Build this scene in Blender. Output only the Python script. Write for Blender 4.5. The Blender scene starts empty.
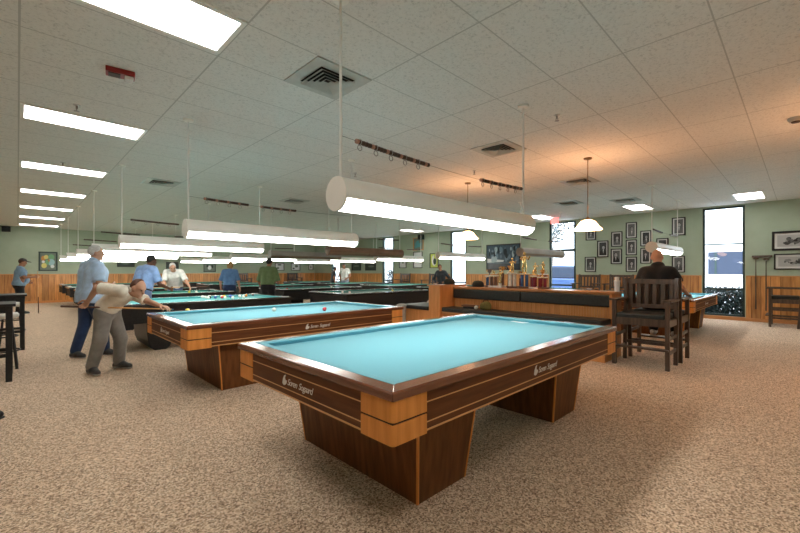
import bpy, bmesh, math, random
import numpy as np
from mathutils import Vector, Matrix
PI = math.pi
R = math.radians
rnd = random.Random(7)
SC = bpy.context.scene
COL = SC.collection

# ------------------------------------------------------------------ camera geometry (metres)
FPX, TH, Y0, CAMH = 392.1, 0.79779, 271.21, 1.3547
FX, FY = math.cos(TH), math.sin(TH)
CEIL, WALLX, WALLY = 3.2, 14.2, 22.7

def at(px, py, d):                      # a point seen at px,py that stands d metres in front of the lens
    r = (px - 400) / FPX * d
    return Vector((d * FX + r * FY, d * FY - r * FX, CAMH + (Y0 - py) * d / FPX))
def on_x(px, py, X):
    t = (px - 400) / FPX
    return at(px, py, X / (FX + t * FY))
def on_y(px, py, Y):
    t = (px - 400) / FPX
    return at(px, py, Y / (FY - t * FX))
def on_z(px, py, z):
    return at(px, py, FPX * (CAMH - z) / (py - Y0))

# ------------------------------------------------------------------ materials
MATS = {}
def mat(name, base=(.5, .5, .5), rough=.5, metal=0., spec=.5, emit=None, es=0., alpha=1., coat=0., sheen=0.):
    if name in MATS: return MATS[name]
    m = bpy.data.materials.new(name); m.use_nodes = True
    b = m.node_tree.nodes['Principled BSDF']
    b.inputs['Base Color'].default_value = (*base, 1)
    b.inputs['Roughness'].default_value = rough
    b.inputs['Metallic'].default_value = metal
    b.inputs['Specular IOR Level'].default_value = spec
    b.inputs['Coat Weight'].default_value = coat
    b.inputs['Coat Roughness'].default_value = .12
    b.inputs['Sheen Weight'].default_value = sheen
    if emit:
        b.inputs['Emission Color'].default_value = (*emit, 1)
        b.inputs['Emission Strength'].default_value = es
    MATS[name] = m
    return m
def nodes(m): return m.node_tree.nodes, m.node_tree.links, m.node_tree.nodes['Principled BSDF']
def ramp(nt, stops):
    r = nt.nodes.new('ShaderNodeValToRGB')
    e = r.color_ramp.elements
    while len(e) < len(stops): e.new(.5)
    for i, (p, c) in enumerate(stops):
        e[i].position = p; e[i].color = (*c, 1)
    return r
def noisy(name, c1, c2, scale=40, rough=.6, stretch=(1, 1, 1), bump=0., detail=4, lo=.35, hi=.65, spec=.4, coat=0., metal=0., sheen=0., bdist=.002):
    if name in MATS: return MATS[name]
    m = mat(name, c1, rough, metal, spec, coat=coat, sheen=sheen)
    N, L, b = nodes(m); nt = m.node_tree
    tc = N.new('ShaderNodeTexCoord'); mp = N.new('ShaderNodeMapping'); no = N.new('ShaderNodeTexNoise')
    mp.inputs['Scale'].default_value = stretch
    no.inputs['Scale'].default_value = scale; no.inputs['Detail'].default_value = detail
    L.new(tc.outputs['Object'], mp.inputs['Vector']); L.new(mp.outputs['Vector'], no.inputs['Vector'])
    r = ramp(nt, [(lo, c1), (hi, c2)])
    L.new(no.outputs['Fac'], r.inputs['Fac']); L.new(r.outputs['Color'], b.inputs['Base Color'])
    if bump:
        bp = N.new('ShaderNodeBump'); bp.inputs['Strength'].default_value = bump; bp.inputs['Distance'].default_value = bdist
        L.new(no.outputs['Fac'], bp.inputs['Height']); L.new(bp.outputs['Normal'], b.inputs['Normal'])
    return m
def wood(name, c1, c2, axis=0, scale=6, rough=.35, coat=.3, spec=.4):
    st = [14, 14, 14]; st[axis] = 1.1
    return noisy(name, c1, c2, scale, rough, tuple(s / 3 for s in st), .06, 6, .3, .7, coat=coat, spec=spec)

M_walnut = wood('walnut', (.085, .026, .008), (.175, .060, .019), 0, rough=.5, coat=.04, spec=.22)
M_walnut_y = wood('walnut_cross', (.085, .026, .008), (.175, .060, .019), 1, rough=.5, coat=.04, spec=.22)
M_rail = wood('rail_walnut', (.13, .042, .020), (.22, .078, .036), 0, rough=.16, coat=.6)
M_rail_y = wood('rail_walnut_cross', (.13, .042, .020), (.22, .078, .036), 1, rough=.16, coat=.6)
M_ped = wood('pedestal_walnut', (.105, .037, .010), (.21, .080, .024), 2, rough=.5, coat=.04, spec=.22)
M_oak = wood('honey_oak', (.66, .245, .052), (.86, .37, .095), 2, 5, rough=.45, coat=.06, spec=.25)
M_maple = wood('maple_inlay', (.66, .34, .12), (.78, .42, .17), 0)
M_groove = mat('dark_groove', (.05, .02, .01), .6)
M_cloth = noisy('blue_billiard_cloth', (.125, .39, .485), (.145, .42, .52), 300, .95, bump=.03, spec=.1, sheen=.2)
M_teal = noisy('teal_pool_cloth', (.07, .36, .38), (.085, .40, .42), 300, .95, bump=.03, spec=.1, sheen=.2)
M_green = noisy('green_pool_cloth', (.020, .20, .16), (.028, .235, .19), 300, .95, bump=.03, spec=.1, sheen=.2)
M_black = noisy('black_laminate', (.011, .011, .012), (.018, .018, .018), 30, .42)
M_blackrail = noisy('black_rail', (.02, .019, .018), (.03, .028, .026), 30, .2, coat=.5)
M_steel = mat('steel', (.55, .55, .55), .3, 1)
M_rubber = mat('black_rubber', (.012, .012, .012), .8)
M_vinyl = noisy('black_vinyl', (.016, .019, .018), (.026, .030, .028), 25, .42, bump=.1)
M_bench = wood('bench_oak', (.58, .235, .068), (.74, .33, .11), 2, 5, rough=.4)
M_bench_x = wood('bench_oak_long', (.50, .215, .075), (.64, .30, .115), 1, 5, rough=.3)
M_chair = wood('dark_stained_oak', (.055, .036, .026), (.125, .082, .058), 2, 5, rough=.4)
M_white = noisy('white_enamel', (.88, .86, .81), (.92, .90, .85), 3, .4)
M_whiterod = mat('white_rod', (.85, .85, .83), .4)
M_brownlamp = noisy('bronze_enamel', (.20, .13, .085), (.25, .165, .11), 3, .45)
M_greylamp = noisy('grey_enamel', (.36, .34, .31), (.42, .40, .36), 3, .45)
M_lens_off = mat('unlit_lens', (.30, .21, .15), .4)
M_lens = mat('lit_lens', (.9, .9, .9), .4, emit=(1, .955, .87), es=9.5)
M_panel = mat('lit_ceiling_lens', (.9, .9, .9), .4, emit=(1, .97, .92), es=4.6)
M_bead = noisy('dark_bead', (.045, .022, .014), (.09, .045, .03), 90, .35)
M_beadlight = noisy('light_bead', (.35, .17, .11), (.45, .22, .15), 90, .35)
M_ring = mat('steel_ring', (.35, .33, .31), .3, .8)
M_wire = mat('dark_wire', (.06, .06, .06), .5)
M_frameblk = noisy('black_frame', (.012, .011, .011), (.02, .018, .018), 20, .35)
M_mat = mat('mat_board', (.62, .62, .60), .8)
M_gold = mat('gold_plate', (.80, .58, .24), .22, .95)
M_marble = noisy('white_marble', (.55, .52, .48), (.75, .73, .70), 30, .3)
M_paper = mat('paper', (.85, .86, .86), .8)
M_winframe = noisy('dark_green_frame', (.022, .040, .036), (.030, .052, .046), 8, .4)

# ------------------------------------------------------------------ mesh helpers
class MB:
    def __init__(s): s.v = []; s.f = []; s.m = []; s.mi = 0
    def add(s, vs, fs):
        o = len(s.v); s.v += [tuple(v) for v in vs]
        for f in fs: s.f.append(tuple(i + o for i in f)); s.m.append(s.mi)
        return s
    def box(s, x0, x1, y0, y1, z0, z1):
        return s.hexa([(x0, y0, z0), (x1, y0, z0), (x1, y1, z0), (x0, y1, z0), (x0, y0, z1), (x1, y0, z1), (x1, y1, z1), (x0, y1, z1)])
    def hexa(s, c):
        return s.add(c, [(3, 2, 1, 0), (4, 5, 6, 7), (0, 1, 5, 4), (1, 2, 6, 5), (2, 3, 7, 6), (3, 0, 4, 7)])
    def cyl(s, p0, p1, r0, r1=None, n=16, caps=True):
        r1 = r0 if r1 is None else r1
        p0, p1 = Vector(p0), Vector(p1); d = (p1 - p0).normalized()
        u = d.orthogonal().normalized(); w = d.cross(u)
        vs = []
        for p, r in ((p0, r0), (p1, r1)):
            for i in range(n):
                a = 2 * PI * i / n; vs.append(p + (u * math.cos(a) + w * math.sin(a)) * r)
        fs = [(i, (i + 1) % n, n + (i + 1) % n, n + i) for i in range(n)]
        if caps: fs += [tuple(range(n - 1, -1, -1)), tuple(range(n, 2 * n))]
        return s.add(vs, fs)
    def tube(s, pts, r, n=8):
        pts = [Vector(p) for p in pts]
        if not isinstance(r, (list, tuple)): r = [r] * len(pts)
        vs = []
        u = None
        for k, p in enumerate(pts):
            d = (pts[min(k + 1, len(pts) - 1)] - pts[max(k - 1, 0)]).normalized()
            u = d.orthogonal().normalized() if u is None else (u - d * u.dot(d)).normalized()
            w = d.cross(u)
            for i in range(n):
                a = 2 * PI * i / n; vs.append(p + (u * math.cos(a) + w * math.sin(a)) * r[k])
        fs = []
        for k in range(len(pts) - 1):
            for i in range(n):
                a, b = k * n + i, k * n + (i + 1) % n
                fs.append((a, b, b + n, a + n))
        fs += [tuple(range(n - 1, -1, -1)), tuple(range((len(pts) - 1) * n, len(pts) * n))]
        return s.add(vs, fs)
    def lathe(s, prof, c=(0, 0, 0), n=24, a0=0, cap=True):
        vs = []
        for r, z in prof:
            for i in range(n):
                a = 2 * PI * i / n + a0; vs.append((c[0] + r * math.cos(a), c[1] + r * math.sin(a), c[2] + z))
        fs = []
        for k in range(len(prof) - 1):
            for i in range(n):
                a, b = k * n + i, k * n + (i + 1) % n
                fs.append((a, b, b + n, a + n))
        if cap:
            if prof[0][0] > 1e-4: fs.append(tuple(range(n - 1, -1, -1)))
            if prof[-1][0] > 1e-4: fs.append(tuple(range((len(prof) - 1) * n, len(prof) * n)))
        return s.add(vs, fs)
    def ell(s, c, r, n=16, k=10):
        vs = []
        for j in range(k + 1):
            t = PI * j / k
            for i in range(n):
                a = 2 * PI * i / n
                vs.append((c[0] + r[0] * math.sin(t) * math.cos(a), c[1] + r[1] * math.sin(t) * math.sin(a), c[2] - r[2] * math.cos(t)))
        fs = []
        for j in range(k):
            for i in range(n):
                a, b = j * n + i, j * n + (i + 1) % n
                fs.append((a, b, b + n, a + n))
        return s.add(vs, fs)
    def prism(s, poly, axis, a, b):             # polygon in the two other axes, extruded along axis from a to b
        n = len(poly)
        def P(p, t):
            return {0: (t, p[0], p[1]), 1: (p[0], t, p[1]), 2: (p[0], p[1], t)}[axis]
        vs = [P(p, a) for p in poly] + [P(p, b) for p in poly]
        fs = [(i, (i + 1) % n, n + (i + 1) % n, n + i) for i in range(n)] + [tuple(range(n - 1, -1, -1)), tuple(range(n, 2 * n))]
        return s.add(vs, fs)
    def torus(s, c, R_, r, axis=1, n=14, k=6):
        vs = []
        for i in range(n):
            a = 2 * PI * i / n
            for j in range(k):
                b = 2 * PI * j / k
                q = R_ + r * math.cos(b); x, y, z = q * math.cos(a), r * math.sin(b), q * math.sin(a)
                if axis == 0: x, y = y, x
                if axis == 2: y, z = z, y
                vs.append((c[0] + x, c[1] + y, c[2] + z))
        fs = [(i * k + j, ((i + 1) % n) * k + j, ((i + 1) % n) * k + (j + 1) % k, i * k + (j + 1) % k) for i in range(n) for j in range(k)]
        return s.add(vs, fs)
    def build(s, name, m, parent=None, smooth=False, bevel=0., seg=2, loc=None):
        me = bpy.data.meshes.new(name); me.from_pydata(s.v, [], s.f)
        bm = bmesh.new(); bm.from_mesh(me)
        bmesh.ops.remove_doubles(bm, verts=bm.verts, dist=1e-6)
        bmesh.ops.recalc_face_normals(bm, faces=bm.faces); bm.to_mesh(me); bm.free()
        ms = m if isinstance(m, (list, tuple)) else [m]
        for x in ms: me.materials.append(x)
        if len(ms) > 1 and len(me.polygons) == len(s.m):
            for p, i in zip(me.polygons, s.m): p.material_index = i
        if smooth:
            for p in me.polygons: p.use_smooth = True
            me.set_sharp_from_angle(angle=R(40))
        o = bpy.data.objects.new(name, me); COL.objects.link(o)
        if parent: o.parent = parent
        if loc: o.location = loc
        if bevel:
            b = o.modifiers.new('edge', 'BEVEL'); b.width = bevel; b.segments = seg; b.limit_method = 'ANGLE'; b.angle_limit = R(40)
        return o
def tag(o, label=None, cat=None, group=None, kind=None):
    if label: o['label'] = label
    if cat: o['category'] = cat
    if group: o['group'] = group
    if kind: o['kind'] = kind
    return o
def thing(name, label, cat, loc=(0, 0, 0), rz=0, group=None):
    o = bpy.data.objects.new(name, None); COL.objects.link(o)
    o.location = loc; o.rotation_euler = (0, 0, rz); o.empty_display_size = .1
    return tag(o, label, cat, group)
def struct(name, mb, m, **k):
    return tag(mb.build(name, m, **k), kind='structure')
KIDS = {}
def dup(root, loc, rz=0, label=None, group=None, parent=None):
    def cp(o, par):
        c = o.copy(); COL.objects.link(c); c.parent = par
        for ch in list(o.children): cp(ch, c)
        return c
    r = cp(root, parent)
    r.location = loc; r.rotation_euler = (0, 0, rz)
    if label: r['label'] = label
    if group: r['group'] = group
    return r

# ------------------------------------------------------------------ signed-distance modelling for bodies and clothes
def smin(a, b, k):
    h = np.clip(.5 + .5 * (b - a) / k, 0, 1)
    return b * (1 - h) + a * h - k * h * (1 - h)
def cone_sdf(P, a, b, ra, rb):
    a = np.array(a); b = np.array(b); d = b - a; L2 = max(d @ d, 1e-9)
    t = np.clip(((P - a) @ d) / L2, 0, 1)
    return np.linalg.norm(P - a - t[..., None] * d, axis=-1) - (ra + (rb - ra) * t)
def ell_sdf(P, c, axes, r):
    q = (P - np.array(c)) @ np.array(axes).T
    k0 = np.linalg.norm(q / r, axis=-1); k1 = np.linalg.norm(q / (np.array(r) ** 2), axis=-1)
    return k0 * (k0 - 1) / np.maximum(k1, 1e-6)
def sdf_mesh(prims, h, k=.03, cut=None):
    lo = np.full(3, 1e9); hi = -lo
    for p in prims:
        if p[0] == 'c':
            for q, r in ((p[1], p[3]), (p[2], p[4])):
                lo = np.minimum(lo, np.array(q) - r); hi = np.maximum(hi, np.array(q) + r)
        else:
            m = max(p[3]); lo = np.minimum(lo, np.array(p[1]) - m); hi = np.maximum(hi, np.array(p[1]) + m)
    lo -= 3 * h; hi += 3 * h
    n = np.ceil((hi - lo) / h).astype(int) + 1
    ax = [lo[i] + h * np.arange(n[i]) for i in range(3)]
    P = np.stack(np.meshgrid(*ax, indexing='ij'), -1)
    D = None
    for p in prims:
        d = cone_sdf(P, *p[1:5]) if p[0] == 'c' else ell_sdf(P, *p[1:4])
        D = d if D is None else smin(D, d, k)
    if cut is not None: D = cut(P, D)
    S = D < 0
    # surface nets
    cs = [(i, j, l) for i in (0, 1) for j in (0, 1) for l in (0, 1)]
    sl = lambda A, c: A[c[0]:A.shape[0] - 1 + c[0], c[1]:A.shape[1] - 1 + c[1], c[2]:A.shape[2] - 1 + c[2]]
    acc = np.zeros((*[x - 1 for x in n], 3)); cnt = np.zeros([x - 1 for x in n])
    for a in cs:
        for b in cs:
            if sum(abs(x - y) for x, y in zip(a, b)) != 1 or a > b: continue
            Da, Db = sl(D, a), sl(D, b); x = (Da < 0) != (Db < 0)
            t = np.where(x, Da / np.where(x, Da - Db, 1), 0)
            pos = np.array(a, float) + t[..., None] * (np.array(b, float) - np.array(a, float))
            acc += np.where(x[..., None], pos, 0); cnt += x
    act = cnt > 0
    idx = -np.ones(act.shape, int); idx[act] = np.arange(act.sum())
    I = np.argwhere(act)
    V = lo + h * (I + acc[act] / cnt[act][:, None])
    F = []
    for axis in range(3):
        A = np.take(S, range(0, n[axis] - 1), axis); B = np.take(S, range(1, n[axis]), axis)
        E = np.argwhere(A != B); o = [i for i in range(3) if i != axis]
        ok = np.all([(E[:, i] > 0) & (E[:, i] < n[i] - 1) for i in o], axis=0); E = E[ok]
        def g(d0, d1):
            e = E.copy(); e[:, o[0]] -= d0; e[:, o[1]] -= d1; return idx[e[:, 0], e[:, 1], e[:, 2]]
        F.append(np.stack([g(1, 1), g(0, 1), g(0, 0), g(1, 0)], 1))
    return V, np.concatenate(F)
def mesh_np(name, parts, m, parent=None):
    me = bpy.data.meshes.new(name); vs = []; fs = []; o = 0
    for V, F in parts:
        vs += [tuple(v) for v in V]; fs += [tuple(int(i) + o for i in f) for f in F]; o += len(V)
    me.from_pydata(vs, [], fs)
    bm = bmesh.new(); bm.from_mesh(me); bmesh.ops.recalc_face_normals(bm, faces=bm.faces); bm.to_mesh(me); bm.free()
    me.materials.append(m)
    for p in me.polygons: p.use_smooth = True
    ob = bpy.data.objects.new(name, me); COL.objects.link(ob)
    if parent: ob.parent = parent
    return ob
# ------------------------------------------------------------------ ROOM
X0, YF = -1.8, -3.2
def carpet_mat():
    m = mat('carpet', (.4, .3, .2), .95, spec=.1, sheen=.15)
    N, L, b = nodes(m); nt = m.node_tree
    tc = N.new('ShaderNodeTexCoord')
    n1 = N.new('ShaderNodeTexVoronoi'); n1.inputs['Scale'].default_value = 115
    n2 = N.new('ShaderNodeTexNoise'); n2.inputs['Scale'].default_value = .8; n2.inputs['Detail'].default_value = 3
    for n in (n1, n2): L.new(tc.outputs['Object'], n.inputs['Vector'])
    r = ramp(nt, [(.0, (.21, .13, .08)), (.30, (.50, .335, .22)), (.62, (.75, .545, .385)), (1, (.97, .80, .62))])
    sx = N.new('ShaderNodeSeparateColor'); L.new(n1.outputs['Color'], sx.inputs[0]); L.new(sx.outputs[0], r.inputs['Fac'])
    mx = N.new('ShaderNodeMixRGB'); mx.blend_type = 'MULTIPLY'; mx.inputs['Fac'].default_value = 1
    r2 = ramp(nt, [(.3, (.90, .90, .90)), (.7, (1, 1, 1))])
    L.new(n2.outputs['Fac'], r2.inputs['Fac']); L.new(r.outputs['Color'], mx.inputs[1]); L.new(r2.outputs['Color'], mx.inputs[2])
    L.new(mx.outputs['Color'], b.inputs['Base Color'])
    return m
M_carpet = carpet_mat()
def ceiling_mat():
    m = mat('ceiling_tile', (.6, .6, .58), .9, spec=.15)
    N, L, b = nodes(m); nt = m.node_tree
    tc = N.new('ShaderNodeTexCoord')
    n1 = N.new('ShaderNodeTexNoise'); n1.inputs['Scale'].default_value = 42; n1.inputs['Detail'].default_value = 6; n1.inputs['Roughness'].default_value = .75
    L.new(tc.outputs['Object'], n1.inputs['Vector'])
    r = ramp(nt, [(.36, (.60, .60, .58)), (.47, (.80, .795, .77)), (.7, (.84, .835, .81))])
    L.new(n1.outputs['Fac'], r.inputs['Fac'])
    sp = N.new('ShaderNodeSeparateXYZ'); L.new(tc.outputs['Object'], sp.inputs[0])
    def line(out, off, pitch, w):
        a = N.new('ShaderNodeMath'); a.operation = 'SUBTRACT'; L.new(out, a.inputs[0]); a.inputs[1].default_value = off - pitch * 50 - pitch / 2
        q = N.new('ShaderNodeMath'); q.operation = 'MODULO'; L.new(a.outputs[0], q.inputs[0]); q.inputs[1].default_value = pitch
        s = N.new('ShaderNodeMath'); s.operation = 'SUBTRACT'; L.new(q.outputs[0], s.inputs[0]); s.inputs[1].default_value = pitch / 2
        ab = N.new('ShaderNodeMath'); ab.operation = 'ABSOLUTE'; L.new(s.outputs[0], ab.inputs[0])
        c = N.new('ShaderNodeMath'); c.operation = 'LESS_THAN'; L.new(ab.outputs[0], c.inputs[0]); c.inputs[1].default_value = w
        return c
    lx = line(sp.outputs['X'], .01, 1.22, .007); ly = line(sp.outputs['Y'], 5.94, .61, .0055)
    mxx = N.new('ShaderNodeMath'); mxx.operation = 'MAXIMUM'; L.new(lx.outputs[0], mxx.inputs[0]); L.new(ly.outputs[0], mxx.inputs[1])
    mx = N.new('ShaderNodeMixRGB'); L.new(mxx.outputs[0], mx.inputs['Fac']); L.new(r.outputs['Color'], mx.inputs[1]); mx.inputs[2].default_value = (.54, .54, .52, 1)
    L.new(mx.outputs['Color'], b.inputs['Base Color'])
    bp = N.new('ShaderNodeBump'); bp.inputs['Strength'].default_value = .35; bp.inputs['Distance'].default_value = .004
    L.new(n1.outputs['Fac'], bp.inputs['Height']); L.new(bp.outputs['Normal'], b.inputs['Normal'])
    return m
M_ceil = ceiling_mat()
M_wall = noisy('sage_green_paint', (.36, .43, .32), (.39, .455, .345), 3, .7, spec=.3)
def plank_mat(name, axis):
    m = mat(name, (.5, .3, .1), .38, coat=.25)
    N, L, b = nodes(m); nt = m.node_tree
    tc = N.new('ShaderNodeTexCoord'); sp = N.new('ShaderNodeSeparateXYZ'); L.new(tc.outputs['Object'], sp.inputs[0])
    pitch = .19
    dv = N.new('ShaderNodeMath'); dv.operation = 'DIVIDE'; L.new(sp.outputs['XY'[axis]], dv.inputs[0]); dv.inputs[1].default_value = pitch
    fl = N.new('ShaderNodeMath'); fl.operation = 'FLOOR'; L.new(dv.outputs[0], fl.inputs[0])
    fr = N.new('ShaderNodeMath'); fr.operation = 'FRACT'; L.new(dv.outputs[0], fr.inputs[0])
    wn = N.new('ShaderNodeTexWhiteNoise'); wn.noise_dimensions = '1D'; L.new(fl.outputs[0], wn.inputs['W'])
    mp = N.new('ShaderNodeMapping'); mp.inputs['Scale'].default_value = (9, 9, .9); L.new(tc.outputs['Object'], mp.inputs['Vector'])
    ad = N.new('ShaderNodeVectorMath'); L.new(mp.outputs[0], ad.inputs[0]); L.new(wn.outputs['Color'], ad.inputs[1])
    no = N.new('ShaderNodeTexNoise'); no.inputs['Scale'].default_value = 2.2; no.inputs['Detail'].default_value = 6; L.new(ad.outputs[0], no.inputs['Vector'])
    r = ramp(nt, [(.25, (.38, .15, .04)), (.5, (.62, .28, .085)), (.75, (.76, .39, .135))]); L.new(no.outputs['Fac'], r.inputs['Fac'])
    r2 = ramp(nt, [(0, (.72, .72, .72)), (1, (1.1, 1.06, 1.0))]); L.new(wn.outputs['Value'], r2.inputs['Fac'])
    mx = N.new('ShaderNodeMixRGB'); mx.blend_type = 'MULTIPLY'; mx.inputs['Fac'].default_value = 1
    L.new(r.outputs['Color'], mx.inputs[1]); L.new(r2.outputs['Color'], mx.inputs[2])
    c = N.new('ShaderNodeMath'); c.operation = 'LESS_THAN'; L.new(fr.outputs[0], c.inputs[0]); c.inputs[1].default_value = .05
    mg = N.new('ShaderNodeMixRGB'); L.new(c.outputs[0], mg.inputs['Fac']); L.new(mx.outputs['Color'], mg.inputs[1]); mg.inputs[2].default_value = (.13, .05, .015, 1)
    L.new(mg.outputs['Color'], b.inputs['Base Color'])
    return m
M_plank_y = plank_mat('pine_wainscot', 1); M_plank_x = plank_mat('pine_wainscot_far', 0)

struct('floor', MB().box(X0, WALLX, YF, WALLY, -.1, 0), M_carpet)
struct('ceiling', MB().box(X0, WALLX, YF, WALLY, CEIL, CEIL + .15), M_ceil)
WIN = [(1.085, 2.01), (5.61, 6.58), (10.36, 11.26), (15.05, 15.93), (19.86, 20.76)]
wb = MB(); prev = YF - .2; WZ0, WZ1 = .10, 3.16
for a, b_ in WIN:
    wb.box(WALLX, WALLX + .2, prev, a, 0, CEIL + .15)
    wb.box(WALLX, WALLX + .2, a, b_, -.1, WZ0).box(WALLX, WALLX + .2, a, b_, WZ1, CEIL + .15)
    prev = b_
wb.box(WALLX, WALLX + .2, prev, WALLY + .2, 0, CEIL + .15)
struct('wall_right', wb, M_wall)
struct('wall_back', MB().box(X0 - .2, WALLX, WALLY, WALLY + .2, 0, CEIL + .15), M_wall)
struct('wall_left', MB().box(X0 - .2, X0, YF - .2, WALLY, 0, CEIL + .15), M_wall)
struct('wall_front', MB().box(X0, WALLX, YF - .2, YF, 0, CEIL + .15), M_wall)
# pine wainscot with cap rail and base, between the windows
k = 1; prev = YF
for a, b_ in WIN + [(WALLY, 0)]:
    struct('trim_%d' % k, MB().box(WALLX - .02, WALLX, prev, a - .02, .09, 1.21), M_plank_y); k += 1
    struct('trim_%d' % k, MB().box(WALLX - .04, WALLX, prev, a - .02, 1.21, 1.235), M_bench_x); k += 1
    prev = b_ + .02
struct('trim_%d' % k, MB().box(X0, WALLX - .04, WALLY - .02, WALLY, .09, 1.21), M_plank_x); k += 1
struct('trim_%d' % k, MB().box(X0, WALLX - .04, WALLY - .04, WALLY, 1.21, 1.235), M_bench); k += 1
struct('trim_%d' % k, MB().box(X0, X0 + .02, YF, WALLY - .04, .09, 1.21), M_plank_y)
bb = MB(); prev = YF
for a, b_ in WIN + [(WALLY - .02, 0)]:
    bb.box(WALLX - .03, WALLX, prev, a if b_ else a, 0, .09); prev = a
struct('baseboard_right', bb, M_bench_x)
struct('baseboard_back', MB().box(X0, WALLX - .03, WALLY - .03, WALLY, 0, .09), M_bench)
# windows: dark green frame, panes, two cross bars
def glass_mat():
    m = bpy.data.materials.new('window_glass'); m.use_nodes = True
    N = m.node_tree.nodes; L = m.node_tree.links; N.clear()
    o = N.new('ShaderNodeOutputMaterial'); mx = N.new('ShaderNodeMixShader'); t = N.new('ShaderNodeBsdfTransparent'); g = N.new('ShaderNodeBsdfGlossy')
    t.inputs['Color'].default_value = (.93, .96, .98, 1); g.inputs['Roughness'].default_value = .02
    mx.inputs[0].default_value = .02; L.new(t.outputs[0], mx.inputs[1]); L.new(g.outputs[0], mx.inputs[2]); L.new(mx.outputs[0], o.inputs[0])
    return m
M_glass = glass_mat()
for i, (a, b_) in enumerate(WIN):
    w = bpy.data.objects.new('window_%d' % (i + 1), None); COL.objects.link(w); w.location = (WALLX, (a + b_) / 2, WZ0); tag(w, kind='structure')
    hw = (b_ - a) / 2; H_ = WZ1 - WZ0
    f = MB(); fw = .05 if i == 0 else .07
    f.box(.02, .10, -hw, -hw + fw, 0, H_).box(.02, .10, hw - fw, hw, 0, H_).box(.02, .10, -hw + fw, hw - fw, 0, .05).box(.02, .10, -hw + fw, hw - fw, H_ - .05, H_)
    f.build('window_frame', M_winframe, w, bevel=.004)
    zb = [(2.10 - WZ0, .035), (.82 - WZ0, .06)] if i == 0 else [(2.07 - WZ0, .09), (.82 - WZ0, .06)]
    m_ = MB()
    for z, t in zb: m_.box(.03, .09, -hw + fw, hw - fw, z, z + t)
    m_.build('window_bar', M_winframe, w, bevel=.003)
    MB().box(.055, .063, -hw + fw, hw - fw, .05, H_ - .05).build('window_pane', M_glass, w)
    MB().box(-.05, .02, -hw, hw, -.02, 0.0).build('window_sill', M_bench_x, w, bevel=.004)

# ------------------------------------------------------------------ OUTSIDE
M_lot = noisy('pale_concrete', (.55, .56, .57), (.66, .66, .66), 2, .9)
M_stucco = noisy('white_stucco', (.78, .79, .80), (.84, .84, .84), 5, .8)
struct('outside_ground', MB().box(WALLX + .2, 60, -35, 60, -.2, -.06), M_lot)
bld = thing('building', 'white building with a long dark window band seen through the window beside the stick rack', 'building', (27, 4, -.06))
MB().box(0, 8, -30, 3.2, 0, 4.2).build('wall', M_stucco, bld)
M_darkglass = mat('tinted_glass', (.035, .045, .075), .35, spec=.3)
nb = MB()
MB().box(-.06, .1, -14, -.43, 1.25, 2.45).build('window_band', M_darkglass, bld)
MB().box(-.25, 8.2, -30.2, 3.4, 4.2, 4.5).build('roof_edge', M_stucco, bld, bevel=.02)
fb = MB()
for y in (-10, -7, -4, -2.3, -.75): fb.box(-.09, -.06, y - .04, y + .04, 1.25, 2.45)
fb.build('window_bars', M_winframe, bld)
M_leaf = noisy('dusty_leaf', (.006, .012, .012), (.07, .09, .09), 9, .6, spec=.2)
M_bark = noisy('bark', (.16, .13, .11), (.28, .24, .21), 20, .9, bump=.3)
def leaf_cloud(cx, cy, cz, rx, ry, rz, n, s, rr, box=False):
    mb = MB()
    for _ in range(n):
        if box: p = Vector((cx + rr.uniform(-rx, rx), cy + rr.uniform(-ry, ry), cz + rr.uniform(-rz, rz)))
        else:
            while True:
                q = Vector((rr.uniform(-1, 1), rr.uniform(-1, 1), rr.uniform(-1, 1)))
                if .35 < q.length < 1: break
            p = Vector((cx + q.x * rx, cy + q.y * ry, cz + q.z * rz))
        d = Vector((rr.gauss(0, 1), rr.gauss(0, 1), rr.gauss(0, 1))).normalized(); u = d.orthogonal().normalized() * s * .35; d *= s * rr.uniform(.7, 1.2); nrm = d.cross(u).normalized() * s * .12
        mb.add([p, p + d * .5 + u + nrm, p + d, p + d * .5 - u + nrm], [(0, 1, 2), (0, 2, 3)])
    return mb
for i, (a, b_, lab) in enumerate([(.6, 2.6, 'low leafy hedge outside the window beside the stick rack'), (14.7, 16.6, 'leafy hedge outside the window between the dark tube lamp and the posters')]):
    r_ = random.Random(40 + i); t = thing('hedge', lab, 'hedge', (15.3, (a + b_) / 2, -.06))
    top = .86 if i == 0 else 1.5
    leaf_cloud(0, 0, top / 2 + .05, .42, (b_ - a) / 2, top / 2, 4200 if i == 0 else 4200, .10, r_, True).build('foliage', M_leaf, t)
    st = MB()
    for y in (-.7, -.3, .1, .5, .8): st.tube([(0, y, 0), (.05, y + .05, .3), (-.03, y + .1, top * .8)], [.02, .015, .006])
    st.build('stems', M_bark, t)
def tree(x, y, h, lab, sd):
    r_ = random.Random(sd); t = thing('tree', lab, 'tree', (x, y, -.06))
    b = MB().tube([(0, 0, 0), (.08, .05, h * .3), (-.05, .1, h * .6), (.05, .05, h * .9)], [.16, .13, .09, .03])
    for _ in range(7):
        a = r_.uniform(0, 2 * PI); z = h * r_.uniform(.4, .7)
        b.tube([(0, .05, z), (.6 * math.cos(a), .6 * math.sin(a), z + .7), (1.1 * math.cos(a), 1.1 * math.sin(a), z + 1.6)], [.06, .04, .012])
    b.build('trunk', M_bark, t)
    leaf_cloud(0, 0, h * .8, 1.6, 1.6, h * .28, 700, .22, r_).build('foliage', M_leaf, t)
tree(25, 11.4, 6.2, 'thin tree outside the window behind the glass pendant lamp', 3)
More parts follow.
